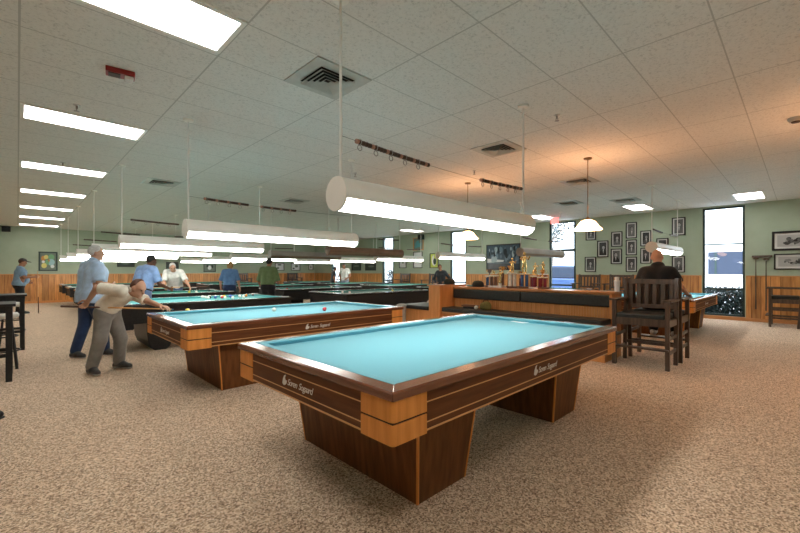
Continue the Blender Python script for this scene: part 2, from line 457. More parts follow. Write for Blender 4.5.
# parked car
M_carpaint = mat('blue_paint', (.05, .09, .22), .25, coat=.8)
car = thing('car', 'dark blue car parked outside the window behind the trophies', 'car', (20.5, 8.75, -.06), R(90))
body = [(-2.1, .35), (-2.15, .75), (-1.9, .98), (-1.0, 1.05), (1.1, 1.05), (2.0, .92), (2.15, .7), (2.12, .35)]
MB().prism(body, 1, -.85, .85).build('body', M_carpaint, car, bevel=.06, seg=3)
cab = [(-1.75, 1.03), (-1.3, 1.62), (.25, 1.66), (1.05, 1.03)]
MB().prism(cab, 1, -.72, .72).build('cabin_glass', M_darkglass, car, bevel=.08, seg=3)
MB().prism([(-1.28, 1.60), (-1.2, 1.67), (.2, 1.71), (.3, 1.64)], 1, -.70, .70).build('roof', M_carpaint, car, bevel=.03)
for x in (-1.35, 1.35):
    for y in (-.86, .66):
        wh = MB().cyl((x, y, .33), (x, y + .2, .33), .33, n=24).build('wheel', M_rubber, car, bevel=.02)
        MB().cyl((x, y - .01, .33), (x, y + .21, .33), .19, n=20).build('hub', M_steel, wh)
MB().box(2.08, 2.17, -.75, -.45, .62, .78).box(2.08, 2.17, .45, .75, .62, .78).build('headlights', M_white, car, bevel=.02)

# ------------------------------------------------------------------ CAROM BILLIARD TABLES (3.10 x 1.75 m)
TL, TW, TZ = 3.10, 1.746, .80
M_logo = mat('silver_lettering', (.80, .78, .74), .35, .3)
def text_mesh(body, size, shear=.35):
    c = bpy.data.curves.new('t', 'FONT'); c.body = body; c.size = size; c.shear = shear; c.extrude = .0006; c.align_x = 'LEFT'; c.space_character = .84
    o = bpy.data.objects.new('t', c); COL.objects.link(o)
    dg = bpy.context.evaluated_depsgraph_get(); dg.update()
    me = bpy.data.meshes.new_from_object(o.evaluated_get(dg)); bpy.data.objects.remove(o); bpy.data.curves.remove(c)
    return me
LOGO = text_mesh('Soren  Sogaard', .058)
LOGO.name = 'maker_name'; LOGO.materials.clear(); LOGO.materials.append(M_logo)
LW = max(v.co.x for v in LOGO.vertices)
def logo(parent, loc, rz):
    o = bpy.data.objects.new('maker_name', LOGO); COL.objects.link(o); o.parent = parent
    off = Vector((math.cos(rz), math.sin(rz), 0))
    o.location = Vector(loc) - off * (LW / 2 - .035); o.rotation_euler = (PI / 2, 0, rz); o.scale = (1, 1, 1)
    em = [(-.062, .0), (-.056, .022), (-.044, .040), (-.028, .046), (-.036, .030), (-.030, .018), (-.018, .020), (-.022, .004), (-.036, -.006), (-.050, -.008)]
    e = MB().prism([(x * 1.35 + .018, z * 1.3) for x, z in em], 1, -.0006, .0006).build('maker_emblem', M_logo, parent)
    e.location = o.location; e.rotation_euler = (0, 0, rz)
def carom(label, loc):
    t = thing('billiard_table', label, 'billiard table', loc)
    hx, hy = TL / 2, TW / 2
    rw, cw = .092, .058
    bedz = TZ - .036
    MB().box(-hx + .08, hx - .08, -hy + .08, hy - .08, bedz - .04, bedz).build('bed_cloth', M_cloth, t)
    # wooden top rails, mitred, with a rolled outer edge
    prof = [(0, TZ - .008), (.010, TZ), (rw, TZ + .002), (rw, TZ - .043), (.0, TZ - .043)]
    for sx, sy, ax in ((0, -1, 0), (0, 1, 0), (-1, 0, 1), (1, 0, 1)):
        mb = MB(); cu = MB()
        cp = [(rw, TZ + .003), (rw + cw * .6, TZ + .003), (rw + cw, TZ - .001), (rw + cw + .004, TZ - .008), (rw + cw - .012, bedz), (rw, bedz)]
        for pr_, tgt in ((prof, mb), (cp, cu)):
            n = len(pr_); vs = []
            for e in (-1, 1):
                for (o, z) in pr_:
                    if ax == 0: vs.append((e * (hx - o), sy * (hy - o), z))
                    else: vs.append((sx * (hx - o), e * (hy - o), z))
            tgt.add(vs, [(i, (i + 1) % n, n + (i + 1) % n, n + i) for i in range(n)] + [tuple(range(n)), tuple(range(n, 2 * n))])
        mb.build('rail', M_rail if ax == 0 else M_rail_y, t, bevel=.003)
        cu.build('cushion', M_cloth, t, smooth=True)
    # apron panels with three light inlay lines, honey corner blocks
    bz0, bz1 = .557, .757; cb = .235; ins = .012
    for sx, sy in ((0, -1), (0, 1), (-1, 0), (1, 0)):
        if sy:
            y = sy * (hy - ins); a = -hx + cb; b_ = hx - cb
            p = MB().box(a, b_, min(y, y - sy * .03), max(y, y - sy * .03), bz0, bz1).build('apron_panel', M_walnut, t)
            for z, w in ((.702, .006), (.602, .006), (.562, .010)):
                MB().box(a, b_, min(y, y + sy * .002), max(y, y + sy * .002), z - w / 2, z + w / 2).build('inlay_line', M_maple, p)
            logo(p, (0, y + sy * .0015, .632), 0 if sy < 0 else PI)
        else:
            x = sx * (hx - ins); a = -hy + cb; b_ = hy - cb
            p = MB().box(min(x, x - sx * .03), max(x, x - sx * .03), a, b_, bz0, bz1).build('apron_panel', M_walnut_y, t)
            for z, w in ((.702, .006), (.602, .006), (.562, .010)):
                MB().box(min(x, x + sx * .002), max(x, x + sx * .002), a, b_, z - w / 2, z + w / 2).build('inlay_line', M_maple, p)
            logo(p, (x + sx * .0015, 0, .632), -PI / 2 if sx < 0 else PI / 2)
    for sx in (-1, 1):
        for sy in (-1, 1):
            cx, cy = sx * (hx - ins + .004), sy * (hy - ins + .004)
            r = .022
            for z0, z1 in ((bz0 - .012, .644), (.654, bz1)):
                pl = [(cx - sx * r, cy), (cx - sx * cb, cy), (cx - sx * (cb - .006), cy - sy * .04), (cx - sx * .04, cy - sy * .04), (cx - sx * .04, cy - sy * (cb - .006)), (cx, cy - sy * cb), (cx, cy - sy * r)]
                pl += [(cx - sx * r * (1 - math.cos(a)), cy - sy * r * (1 - math.sin(a))) for a in (PI / 6, PI / 3)]
                MB().prism(pl, 2, z0, z1).build('corner_block', M_oak, t, bevel=.002)
            MB().prism([(cx - sx * .006, cy - sy * .006), (cx - sx * (cb - .008), cy - sy * .006), (cx - sx * .04, cy - sy * .04), (cx - sx * .006, cy - sy * (cb - .008))], 2, .644, .654).build('groove', M_groove, t)
    # two flared pedestals with light edge strips
    for sx in (-1, 1):
        xo, xi = hx - .437, hx - .893; fx = .062
        if sx < 0: X0_, X1_, U0, U1 = -xo, -xi, -xo - fx, -xi + fx
        else: X0_, X1_, U0, U1 = xi, xo, xi - fx, xo + fx
        yb, yu = .618, .680
        bot = [(X0_, -yb), (X1_, -yb), (X1_, yb), (X0_, yb)]; top = [(U0, -yu), (U1, -yu), (U1, yu), (U0, yu)]
        p = MB().hexa([(x, y, 0) for x, y in bot] + [(x, y, .575) for x, y in top]).build('pedestal', M_ped, t)
        for i in range(4):
            (x0, y0), (x1, y1) = bot[i], top[i]
            q = .013; ox = .003 * (1 if x0 > (X0_ + X1_) / 2 else -1); oy = .003 * (1 if y0 > 0 else -1)
            MB().hexa([(x0 + ox + a, y0 + oy + b_, 0.001) for a, b_ in ((-q * (ox > 0), -q * (oy > 0)), (q * (ox < 0), -q * (oy > 0)), (q * (ox < 0), q * (oy < 0)), (-q * (ox > 0), q * (oy < 0)))] +
                      [(x1 + ox + a, y1 + oy + b_, .572) for a, b_ in ((-q * (ox > 0), -q * (oy > 0)), (q * (ox < 0), -q * (oy > 0)), (q * (ox < 0), q * (oy < 0)), (-q * (ox > 0), q * (oy < 0)))]).build('edge_strip', M_oak, p)
    return t
T1 = (1.22 + TL / 2, 1.298 + TW / 2, 0); T2 = (1.226 + TL / 2, 4.349 + TW / 2, 0)
car1 = carom('large wooden billiard table with empty blue cloth, nearest in the hall', T1)
dup(car1, T2, label='wooden billiard table with yellow, white and red balls on blue cloth')
dup(car1, (9.3 + TL / 2, 1.45 + TW / 2, 0), label='wooden billiard table beyond the man in black, before the tall window')

# ------------------------------------------------------------------ BLACK POOL TABLES
PL, PW, PZ = 2.95, 1.67, .82
def pool_table(label, loc, cloth):
    t = thing('pool_table', label, 'pool table', loc)
    hx, hy = PL / 2, PW / 2; rw, cw = .13, .05; bedz = PZ - .036
    MB().box(-hx + .1, hx - .1, -hy + .1, hy - .1, bedz - .04, bedz).build('bed_cloth', cloth, t)
    for sx, sy, ax in ((0, -1, 0), (0, 1, 0), (-1, 0, 1), (1, 0, 1)):
        mb = MB(); cu = MB(); s = .035
        pr1 = [(0, PZ - .012), (.012, PZ), (rw, PZ), (rw, PZ - .05), (0, PZ - .05)]
        pr2 = [(rw, PZ), (rw + cw, PZ - .004), (rw + cw - .012, bedz), (rw, bedz)]
        for pr_, tgt, cut in ((pr1, mb, 0), (pr2, cu, .06)):
            n = len(pr_); vs = []
            for e in (-1, 1):
                for (o, z) in pr_:
                    if ax == 0: vs.append((e * (hx - o - cut), sy * (hy - o), z))
                    else: vs.append((sx * (hx - o), e * (hy - o - cut), z))
            tgt.add(vs, [(i, (i + 1) % n, n + (i + 1) % n, n + i) for i in range(n)] + [tuple(range(n)), tuple(range(n, 2 * n))])
        mb.build('rail', M_blackrail, t, bevel=.003); cu.build('cushion', cloth, t)
    for sy in (-1, 1):
        MB().prism([(sy * (hy - .02), PZ - .05), (sy * (hy - .07), .50), (sy * (hy - .11), .50), (sy * (hy - .06), PZ - .05)], 0, -hx + .02, hx - .02).build('apron_panel', M_black, t)
    for sx in (-1, 1):
        MB().prism([(sx * (hx - .02), PZ - .05), (sx * (hx - .07), .50), (sx * (hx - .11), .50), (sx * (hx - .06), PZ - .05)], 1, -hy + .07, hy - .07).build('apron_panel', M_black, t)
        for sy in (-1, 1):
            MB().lathe([(.075, 0), (.07, .012), (.05, .014)], (sx * (hx - .1), sy * (hy - .1), PZ), n=16, cap=False).build('pocket_casting', M_steel, t)
            MB().lathe([(.048, PZ + .002), (.045, PZ - .1), (.0, PZ - .11)], (sx * (hx - .125), sy * (hy - .125), 0), n=14).build('pocket', M_rubber, t)
    for sy in (-1, 1):
        MB().lathe([(.045, PZ + .002), (.042, PZ - .1), (.0, PZ - .11)], (0, sy * (hy - .10), 0), n=14).build('pocket', M_rubber, t)
    for sx in (-1, 1):            # two broad legs with a rounded foot
        c = sx * (hx - .62)
        pf = [(-.33, .54), (-.33, .34), (-.30, .16), (-.24, .05), (-.14, 0), (.14, 0), (.24, .05), (.30, .16), (.33, .34), (.33, .54)]
        MB().prism([(c + x * .62, z) for x, z in pf], 1, -hy + .30, hy - .30).build('leg', M_black, t, bevel=.012)
    return t
pool0 = pool_table('black pool table with many pale balls on teal cloth', (1.15 + PL / 2, 7.43 + PW / 2, 0), M_teal)
greenp = pool_table('black pool table with green cloth behind the long bench end', (5.5 + PL / 2, 7.43 + PW / 2, 0), M_green)
ordn = ['nearest', 'second', 'third', 'fourth', 'fifth', 'sixth', 'seventh']
for i, Y in enumerate((10.46, 13.5, 16.56, 19.6)):
    dup(greenp, (1.2 + PL / 2, Y + PW / 2, 0), label='%s green cloth pool table behind the teal one in the left row' % ordn[i])
for i, Y in enumerate((10.46, 13.5, 16.56, 19.6)):
    dup(greenp, (5.5 + PL / 2, Y + PW / 2, 0), label='%s green cloth pool table in the middle row, behind the one at the bench end' % ordn[i])
for i, Y in enumerate((4.4, 7.43, 10.46, 13.5, 16.56)):
    dup(greenp, (9.55 + PL / 2, Y + PW / 2, 0), label='%s green cloth pool table of the row along the window wall' % ordn[i])

# ------------------------------------------------------------------ HANGING TUBE LAMPS
LR, LZ, LL = .116, 1.872, 2.56
def tube_lamp(label, loc, lit, shell):
    t = thing('tube_lamp', label, 'hanging lamp', loc)
    A = R(70); n = 22; vs = []; fs = []
    h = MB(); pts = []
    a0, a1 = -PI / 2 + A, -PI / 2 + 2 * PI - A
    for e in (0, LL):
        for i in range(n + 1):
            a = a0 + (a1 - a0) * i / n; pts.append((e, LR * math.cos(a), LR * math.sin(a)))
        for i in range(n, -1, -1):
            a = a0 + (a1 - a0) * i / n; pts.append((e, (LR - .006) * math.cos(a), (LR - .006) * math.sin(a)))
    m = 2 * (n + 1)
    h.add(pts, [(i, (i + 1) % m, m + (i + 1) % m, m + i) for i in range(m)])
    h.build('housing', shell, t, smooth=True)
    for e in (0, LL):
        s = -1 if e == 0 else 1
        MB().cyl((e - s * .004, 0, 0), (e + s * .012, 0, 0), LR + .002, n=36).build('end_cap', shell, t, bevel=.004)
    # two lens troughs meeting in the middle
    for x0, x1 in ((.006, LL / 2 - .012), (LL / 2 + .012, LL - .006)):
        pts = []; nn = 12; rr = LR - .004
        for x in (x0, x1):
            for i in range(nn + 1):
                a = -PI / 2 - A + 2 * A * i / nn; pts.append((x, rr * math.cos(a), rr * math.sin(a)))
        MB().add(pts, [(i, i + 1, nn + 2 + i, nn + 1 + i) for i in range(nn)] + [tuple(range(nn + 1)), tuple(range(nn + 1, 2 * nn + 2)), (0, nn, 2 * nn + 1, nn + 1)]).build('lens', M_lens if lit else M_lens_off, t, smooth=True)
    MB().torus((LL / 2, 0, 0), LR - .006, .007, 0, 28, 6).build('joint_ring', shell, t, smooth=True)
    for x in (.03, LL - .05):
        MB().cyl((x, 0, LR - .004), (x, 0, CEIL - LZ - .02), .0095, n=10).build('hanging_rod', M_whiterod, t)
        MB().lathe([(.06, 0), (.055, -.02), (.012, -.028)], (x, 0, CEIL - LZ), n=20).build('ceiling_cup', M_white, t)
    return t
PHRASE = 'hanging above the %s'
lampw = tube_lamp('large white lit tube lamp over the nearest billiard table', (1.53, T1[1], LZ), True, M_white)
LAMPS = [(1.53, T1[1])]
def add_lamp(src, x, y, lab):
    LAMPS.append((x, y)); return dup(src, (x, y, LZ), label=lab)
add_lamp(lampw, 1.46, 5.222, 'lit white tube lamp over the wooden table with three balls')
for i, (x, y) in enumerate(((1.27, 8.27), (1.22, 11.3), (1.2, 14.35), (1.2, 17.4), (1.2, 20.45))):
    add_lamp(lampw, x, y, 'lit white tube lamp above the %s' % ('teal pool table with many balls' if i == 0 else '%s green table of the left row' % ordn[i - 1]))
lampbr = tube_lamp('unlit bronze tube lamp above the table at the bench end', (5.55, 8.27, LZ), False, M_brownlamp); LAMPS.append((5.55, 8.27))
lampgr = tube_lamp('unlit grey tube lamp just behind the bronze one', (5.5, 11.3, LZ), False, M_greylamp); LAMPS.append((5.5, 11.3))
for i, (x, y) in enumerate(((5.5, 14.35), (5.5, 17.4), (5.5, 20.45))):
    add_lamp(lampw, x, y, 'lit tube lamp over the %s green table of the middle row' % ordn[i + 1])
add_lamp(lampw, 9.72, 2.25, 'short looking lit tube lamp beside the head of the man in black')
add_lamp(lampgr, 9.6, 5.25, 'unlit grey tube lamp hanging above the trophies')
for i, (x, y) in enumerate(((9.8, 8.27), (9.75, 11.3), (9.7, 14.35), (9.7, 17.4))):
    add_lamp(lampw, x, y, 'lit tube lamp over the %s green table along the window wall' % ordn[i + 1])

# scoring strings: a wire between the two rods of each lamp with two runs of beads
def bead_wire(x, y, label, fine, loops=5, ends=((.17, .93), (1.70, 2.46)), sag=.035):
    z = 2.27; L0, L1 = .03, LL - .05
    t = thing('scoring_string', label, 'scoring beads', (x, y, z), 0, 'scoring strings over the tables')
    def zz(q): u = (q - L0) / (L1 - L0); return -sag * 4 * u * (1 - u)
    MB().tube([(L0 + (L1 - L0) * i / 16, 0, zz(L0 + (L1 - L0) * i / 16)) for i in range(17)], .0016, 5).build('wire', M_wire, t)
    if fine:
        proto = []
        for mt in (M_bead, M_beadlight):
            b = MB().lathe([(.006, -.0135), (.0165, -.011), (.018, 0), (.0165, .011), (.006, .0135)], n=10).build('bead', mt, t, smooth=True)
            proto.append(b)
        used = [False, False]
        for a, b_ in ends:
            q = a; k = 0
            while q < b_:
                w = 1 if k % 5 == 0 else 0
                o = proto[w] if not used[w] else proto[w].copy()
                if used[w]: COL.objects.link(o); o.parent = t
                used[w] = True
                o.location = (q, 0, zz(q)); o.rotation_euler = (0, PI / 2, 0); q += .0285; k += 1
    else:
        for a, b_ in ends:
            s = MB(); q = a; k = 0
            while q < b_:
                s.cyl((q - .0125, 0, zz(q)), (q + .0125, 0, zz(q)), .017, n=8); q += .0285
            s.build('bead_run', M_bead, t)
    rg = None
    for a, b_ in ends:
        for i in range(loops):
            q = a + (b_ - a) * (i + .15) / loops
            if rg is None: rg = o = MB().torus((0, 0, -.040), .019, .0035, 1, 14, 5).torus((0, 0, 0), .0205, .0025, 0, 14, 5).build('marker_ring', M_ring, t, smooth=True)
            else: o = rg.copy(); COL.objects.link(o); o.parent = t
            o.location = (q, 0, zz(q))
    return t
bead_wire(LAMPS[0][0], LAMPS[0][1], 'wire of dark scoring beads with rings above the nearest tube lamp', True, ends=((.17, .92), (1.69, 2.47)))
bead_wire(LAMPS[1][0], LAMPS[1][1], 'wire of scoring beads above the lamp over the table with three balls', True, 4, ends=((.22, .78), (.96, 1.50)), sag=.025)
bw = bead_wire(LAMPS[2][0], LAMPS[2][1], 'x', False, 4, sag=.03)
bw['label'] = 'wire of scoring beads above the lamp over the teal pool table'
nm = ['first', 'second', 'third', 'fourth']
for i, (x, y) in enumerate(LAMPS[3:], 3):
    if i in (6, 11): continue
    which = ('%s green table of the left row' % ordn[i - 3] if i < 7 else 'unlit bronze tube lamp' if i == 7 else 'unlit grey tube lamp behind the bronze one' if i == 8 else
             '%s green table of the middle row' % ordn[i - 8] if i < 12 else 'lamp beside the head of the man in black' if i == 12 else 'unlit grey lamp over the trophies' if i == 13 else '%s green table along the window wall' % ordn[i - 13])
    dup(bw, (x, y, 2.27), label='wire of scoring beads above the ' + which)
# ------------------------------------------------------------------ CEILING FIXTURES
def panel_light(label, loc, w=1.13, d=.50):
    t = thing('ceiling_light', label, 'ceiling light', loc, 0, 'recessed ceiling light panels')
    f = MB(); g = .035
    f.box(-w / 2 - g, w / 2 + g, -d / 2 - g, -d / 2, -.012, -.001).box(-w / 2 - g, w / 2 + g, d / 2, d / 2 + g, -.012, -.001)
    f.box(-w / 2 - g, -w / 2, -d / 2, d / 2, -.012, -.001).box(w / 2, w / 2 + g, -d / 2, d / 2, -.012, -.001)
    f.build('frame', M_white, t)
    MB().box(-w / 2, w / 2, -d / 2, d / 2, -.009, -.002).build('diffuser', M_panel, t)
    return t
pl0 = panel_light('nearest and largest looking ceiling light panel, cut by the top of the picture', (.62, 3.15, CEIL))
for i, y in enumerate((6.24, 9.32, 12.36, 15.45, 18.3, 21.35)):
    dup(pl0, (.62, y, CEIL), label='%s ceiling light panel of the left row' % ['second', 'third', 'fourth', 'fifth', 'sixth', 'last'][i])
for x, y, l in ((.62, .10, 'added unseen ceiling light panel directly above the photographer'), (.62, -2.35, 'added unseen ceiling light panel behind the photographer'), (6.72, -2.35, 'added unseen ceiling light panel over the aisle behind the photographer'), (12.83, -1.9, 'added unseen ceiling light panel out of the picture at the right')): dup(pl0, (x, y, CEIL), label=l)  # unseen panels added outside the view to brighten the room
for y, l in ((.90, 'ceiling light panel above the tall window beside the stick rack'), (3.30, 'ceiling light panel above the wall of portraits'),
             (6.2, 'ceiling light panel by the window behind the trophies'), (9.2, 'ceiling light panel above the large landscape picture'), (12.4, 'ceiling light panel above the yellow poster')):
    dup(pl0, (12.83, y, CEIL), label=l)
M_vent = noisy('vent_enamel', (.50, .51, .48), (.56, .57, .54), 10, .5)
def vent(label, loc):
    t = thing('air_vent', label, 'ceiling vent', loc, 0, 'square ceiling air vents')
    a = .30; b_ = .19
    f = MB()
    for s in ((-a, a, -a, -b_), (-a, a, b_, a), (-a, -b_, -b_, b_), (b_, a, -b_, b_)): f.box(*s, -.010, -.001)
    f.build('face_plate', M_vent, t)
    MB().box(-b_, b_, -b_, b_, -.004, -.002).build('dark_throat', M_rubber, t)
    for k in range(4):
        o, i, z0, z1 = b_ - k * .042, b_ - k * .042 - .034, -.008 - k * .002, -.034 - k * .002
        l = MB()
        po = [(-o, -o), (o, -o), (o, o), (-o, o)]; pi_ = [(-i, -i), (i, -i), (i, i), (-i, i)]
        # louvres: sloping square rings
        vs = [(x, y, z1) for x, y in po] + [(x * .93, y * .93, z0) for x, y in pi_] + [(x * 1.0, y * 1.0, z1 + .003) for x, y in po] + [(x * .93, y * .93, z0 + .003) for x, y in pi_]
        fs = []
        for q in range(4):
            n_ = (q + 1) % 4
            fs += [(q, n_, 4 + n_, 4 + q), (8 + q, 12 + q, 12 + n_, 8 + n_), (q, 8 + q, 8 + n_, n_), (4 + q, 4 + n_, 12 + n_, 12 + q)]
        l.add(vs, fs).build('louvre', M_vent, t)
    return t
v0 = vent('square air vent in the ceiling above the nearest tube lamp', (2.14, 3.195, CEIL))
for p, l in (((5.19, 3.195), 'air vent in the orange lit ceiling, before the glass pendant lamps'), ((8.24, 3.195), 'air vent right behind the nearer glass pendant lamp'),
             ((10.68, 4.415), 'air vent before the light panel at the trophies window'), ((2.14, 9.295), 'air vent above the third and fourth tube lamps of the left row'),
             ((5.19, 9.295), 'air vent above the bronze tube lamp'), ((11.3, 3.195), 'small looking air vent beside the light panel above the portraits')):
    dup(v0, (*p, CEIL), label=l)
M_red = noisy('red_plastic', (.30, .02, .018), (.36, .03, .025), 20, .4)
fa = thing('fire_alarm', 'red fire alarm horn with clear strobe on the ceiling', 'fire alarm', (.68, 4.39, CEIL), R(-8))
MB().box(-.11, .11, -.065, .065, -.045, 0).build('base', M_red, fa, bevel=.006)
MB().box(.03, .10, -.05, .05, -.075, -.045).build('strobe', mat('clear_strobe', (.75, .7, .68), .15), fa, bevel=.008)
MB().box(-.09, 0, -.045, .045, -.052, -.045).build('horn_grille', M_groove, fa)
def sprinkler(label, x, y):
    t = thing('sprinkler', label, 'sprinkler', (x, y, CEIL), 0, 'ceiling sprinkler heads')
    MB().lathe([(.035, 0), (.032, -.008), (.012, -.012)], n=16).build('escutcheon', M_steel, t)
    MB().cyl((0, 0, -.008), (0, 0, -.045), .010, n=10).cyl((0, .014, -.04), (0, .010, -.07), .003, n=6).cyl((0, -.014, -.04), (0, -.010, -.07), .003, n=6).build('body', M_ring, t)
    MB().lathe([(.0, -.074), (.026, -.072), (.026, -.069), (0, -.068)], n=14, cap=False).build('deflector', M_ring, t)
    return t
s0 = sprinkler('sprinkler head beside the second ceiling light panel of the left row', .47, 5.62)
for x, y, l in ((4.56, 2.02, 'sprinkler head before the orange lit patch of ceiling'), (4.54, 5.86, 'sprinkler head above the near end of the nearest tube lamp'), (.55, 8.75, 'sprinkler head beside the third ceiling light panel of the left row'), (6.0, 4.2, 'sprinkler head by the far glass pendant lamp')):
    dup(s0, (x, y, CEIL), label=l)
sd = thing('smoke_detector', 'round smoke detector on the ceiling at the right edge', 'smoke detector', (6.70, .05, CEIL))
MB().lathe([(.075, -.001), (.075, -.02), (.06, -.045), (.0, -.048)], n=24, cap=False).build('body', M_greylamp, sd, smooth=True)
MB().lathe([(.045, -.046), (.04, -.058), (0, -.06)], n=18, cap=False).build('sensor', M_groove, sd, smooth=True)
ex = thing('exit_sign', 'small red lit sign hung from the ceiling before the trophies window', 'sign', (12.75, 5.72, CEIL))
MB().box(-.02, .02, -.13, .13, -.27, -.07).build('sign_box', mat('red_sign', (.6, .08, .08), .5, emit=(1, .20, .18), es=.9), ex, bevel=.006)
MB().cyl((0, 0, -.075), (0, 0, -.001), .012, n=10).build('stem', M_steel, ex)
# glass pendant lamps
M_shade = mat('white_glass_shade', (.85, .80, .68), .35, emit=(1, .50, .235), es=5)
M_brass = mat('aged_brass', (.30, .17, .08), .35, .85)
def pendant(label, loc):
    t = thing('pendant_lamp', label, 'hanging lamp', loc)
    top = CEIL - loc[2]
    MB().lathe([(.065, top - .001), (.06, top - .022), (.012, top - .03)], n=20).build('ceiling_cup', M_brass, t, smooth=True)
    MB().cyl((0, 0, .19), (0, 0, top - .02), .006, n=8).build('stem', M_brass, t)
    pr_ = [(.215, 0), (.212, .012), (.175, .045), (.145, .09), (.110, .135), (.060, .160), (.035, .165)]
    MB().lathe(pr_ + [(r - .006, z - .005) for r, z in reversed(pr_)], n=40, cap=False).build('glass_shade', M_shade, t, smooth=True)
    MB().lathe([(.038, .16), (.036, .185), (.018, .20), (.010, .215)], n=20).build('fitter', M_brass, t, smooth=True)
    MB().lathe([(.0, .03), (.03, .045), (.038, .075), (.025, .11), (.016, .155)], n=16, cap=False).build('bulb', mat('warm_bulb', (1, .9, .7), .4, emit=(1, .78, .45), es=4), t, smooth=True)
    return t
PEN = [(6.66, 2.44, 2.03), (6.74, 4.88, 2.03), (6.66, -.75, 2.03)]
pd0 = pendant('glass bell pendant lamp in front of the portraits', PEN[0])
dup(pd0, PEN[2], label='glass bell pendant lamp hanging out of the picture at the right')
dup(pd0, PEN[1], label='farther glass bell pendant lamp half hidden by the nearest tube lamp')

# ------------------------------------------------------------------ SPECTATOR BENCH WITH LEDGE
bx0, bx1, by0, by1 = 6.15, 6.98, 2.03, 5.10
bt = thing('spectator_bench', 'long oak spectator bench with black cushions and a ledge carrying trophies', 'bench', (6.5, (by0 + by1) / 2, 0))
o = lambda mb, n, m, **k: mb.build(n, m, bt, **k)
ym = (by0 + by1) / 2
def bxx(x0, x1, y0, y1, z0, z1): return MB().box(x0 - 6.5, x1 - 6.5, y0 - ym, y1 - ym, z0, z1)
o(bxx(6.20, 6.95, by0, by1, 0, .50), 'base', M_bench)
o(bxx(6.14, 6.56, by0, by1, .50, .54), 'seat_board', M_bench_x, bevel=.004)
o(bxx(6.13, 6.54, by0 + .02, by1 - .01, .54, .625), 'seat_cushion', M_vinyl, bevel=.02, seg=3)
pnl = MB(); y = by0 + .02
while y < by1 - .03:
    pnl.box(.06, .075, y - ym, y + .036 - ym, .62, .82); y += .042
pnl.box(.075, .085, by0 + .02 - ym, by1 - ym, .62, 1.0)
o(pnl, 'beadboard_panel', M_bench)
for a, b_ in ((by0 + .02, 3.55), (3.56, by1 - .02)):
    o(bxx(6.50, 6.585, a, b_, .80, .985), 'back_cushion', M_vinyl, bevel=.018, seg=3)
o(bxx(6.585, 6.95, by0 + .01, by1, .50, 1.0), 'back_wall', M_bench)
o(bxx(6.53, 7.0, by0 - .02, by1, 1.0, 1.035), 'ledge_top', M_bench_x, bevel=.006)
o(bxx(6.50, 6.97, by0, by0 + .035, .625, 1.0), 'end_panel', M_bench, bevel=.004)
op = MB().box(6.10 - 6.5, 6.96 - 6.5, by1 - ym, by1 + .30 - ym, 0, 1.05)
o(op, 'end_post', M_bench, bevel=.006)
o(MB().box(6.08 - 6.5, 6.99 - 6.5, by1 - .012 - ym, by1 + .33 - ym, 1.05, 1.075), 'post_cap', M_bench_x, bevel=.005)
lb = thing('low_bench', 'short low oak bench with black pad beyond the bench end post', 'bench', (6.5, 5.80, 0))
MB().box(-.36, .40, -.385, .46, 0, .54).build('base', M_bench, lb)
MB().box(-.40, .42, -.385, .48, .54, .62).build('seat_cushion', M_vinyl, lb, bevel=.02, seg=3)
M_galv = noisy('grey_bin', (.30, .31, .31), (.38, .39, .39), 12, .4)
tb = thing('waste_bin', 'slim grey bin standing at the end of the low bench', 'bin', (5.93, 6.03, 0))
MB().lathe([(.085, 0), (.10, .60), (.11, .61), (.11, .63), (.095, .63), (.08, .02)], n=20, cap=False).build('body', M_galv, tb, smooth=True)
MB().lathe([(.0, .66), (.06, .655), (.112, .632)], n=20, cap=False).build('lid', M_galv, tb, smooth=True)

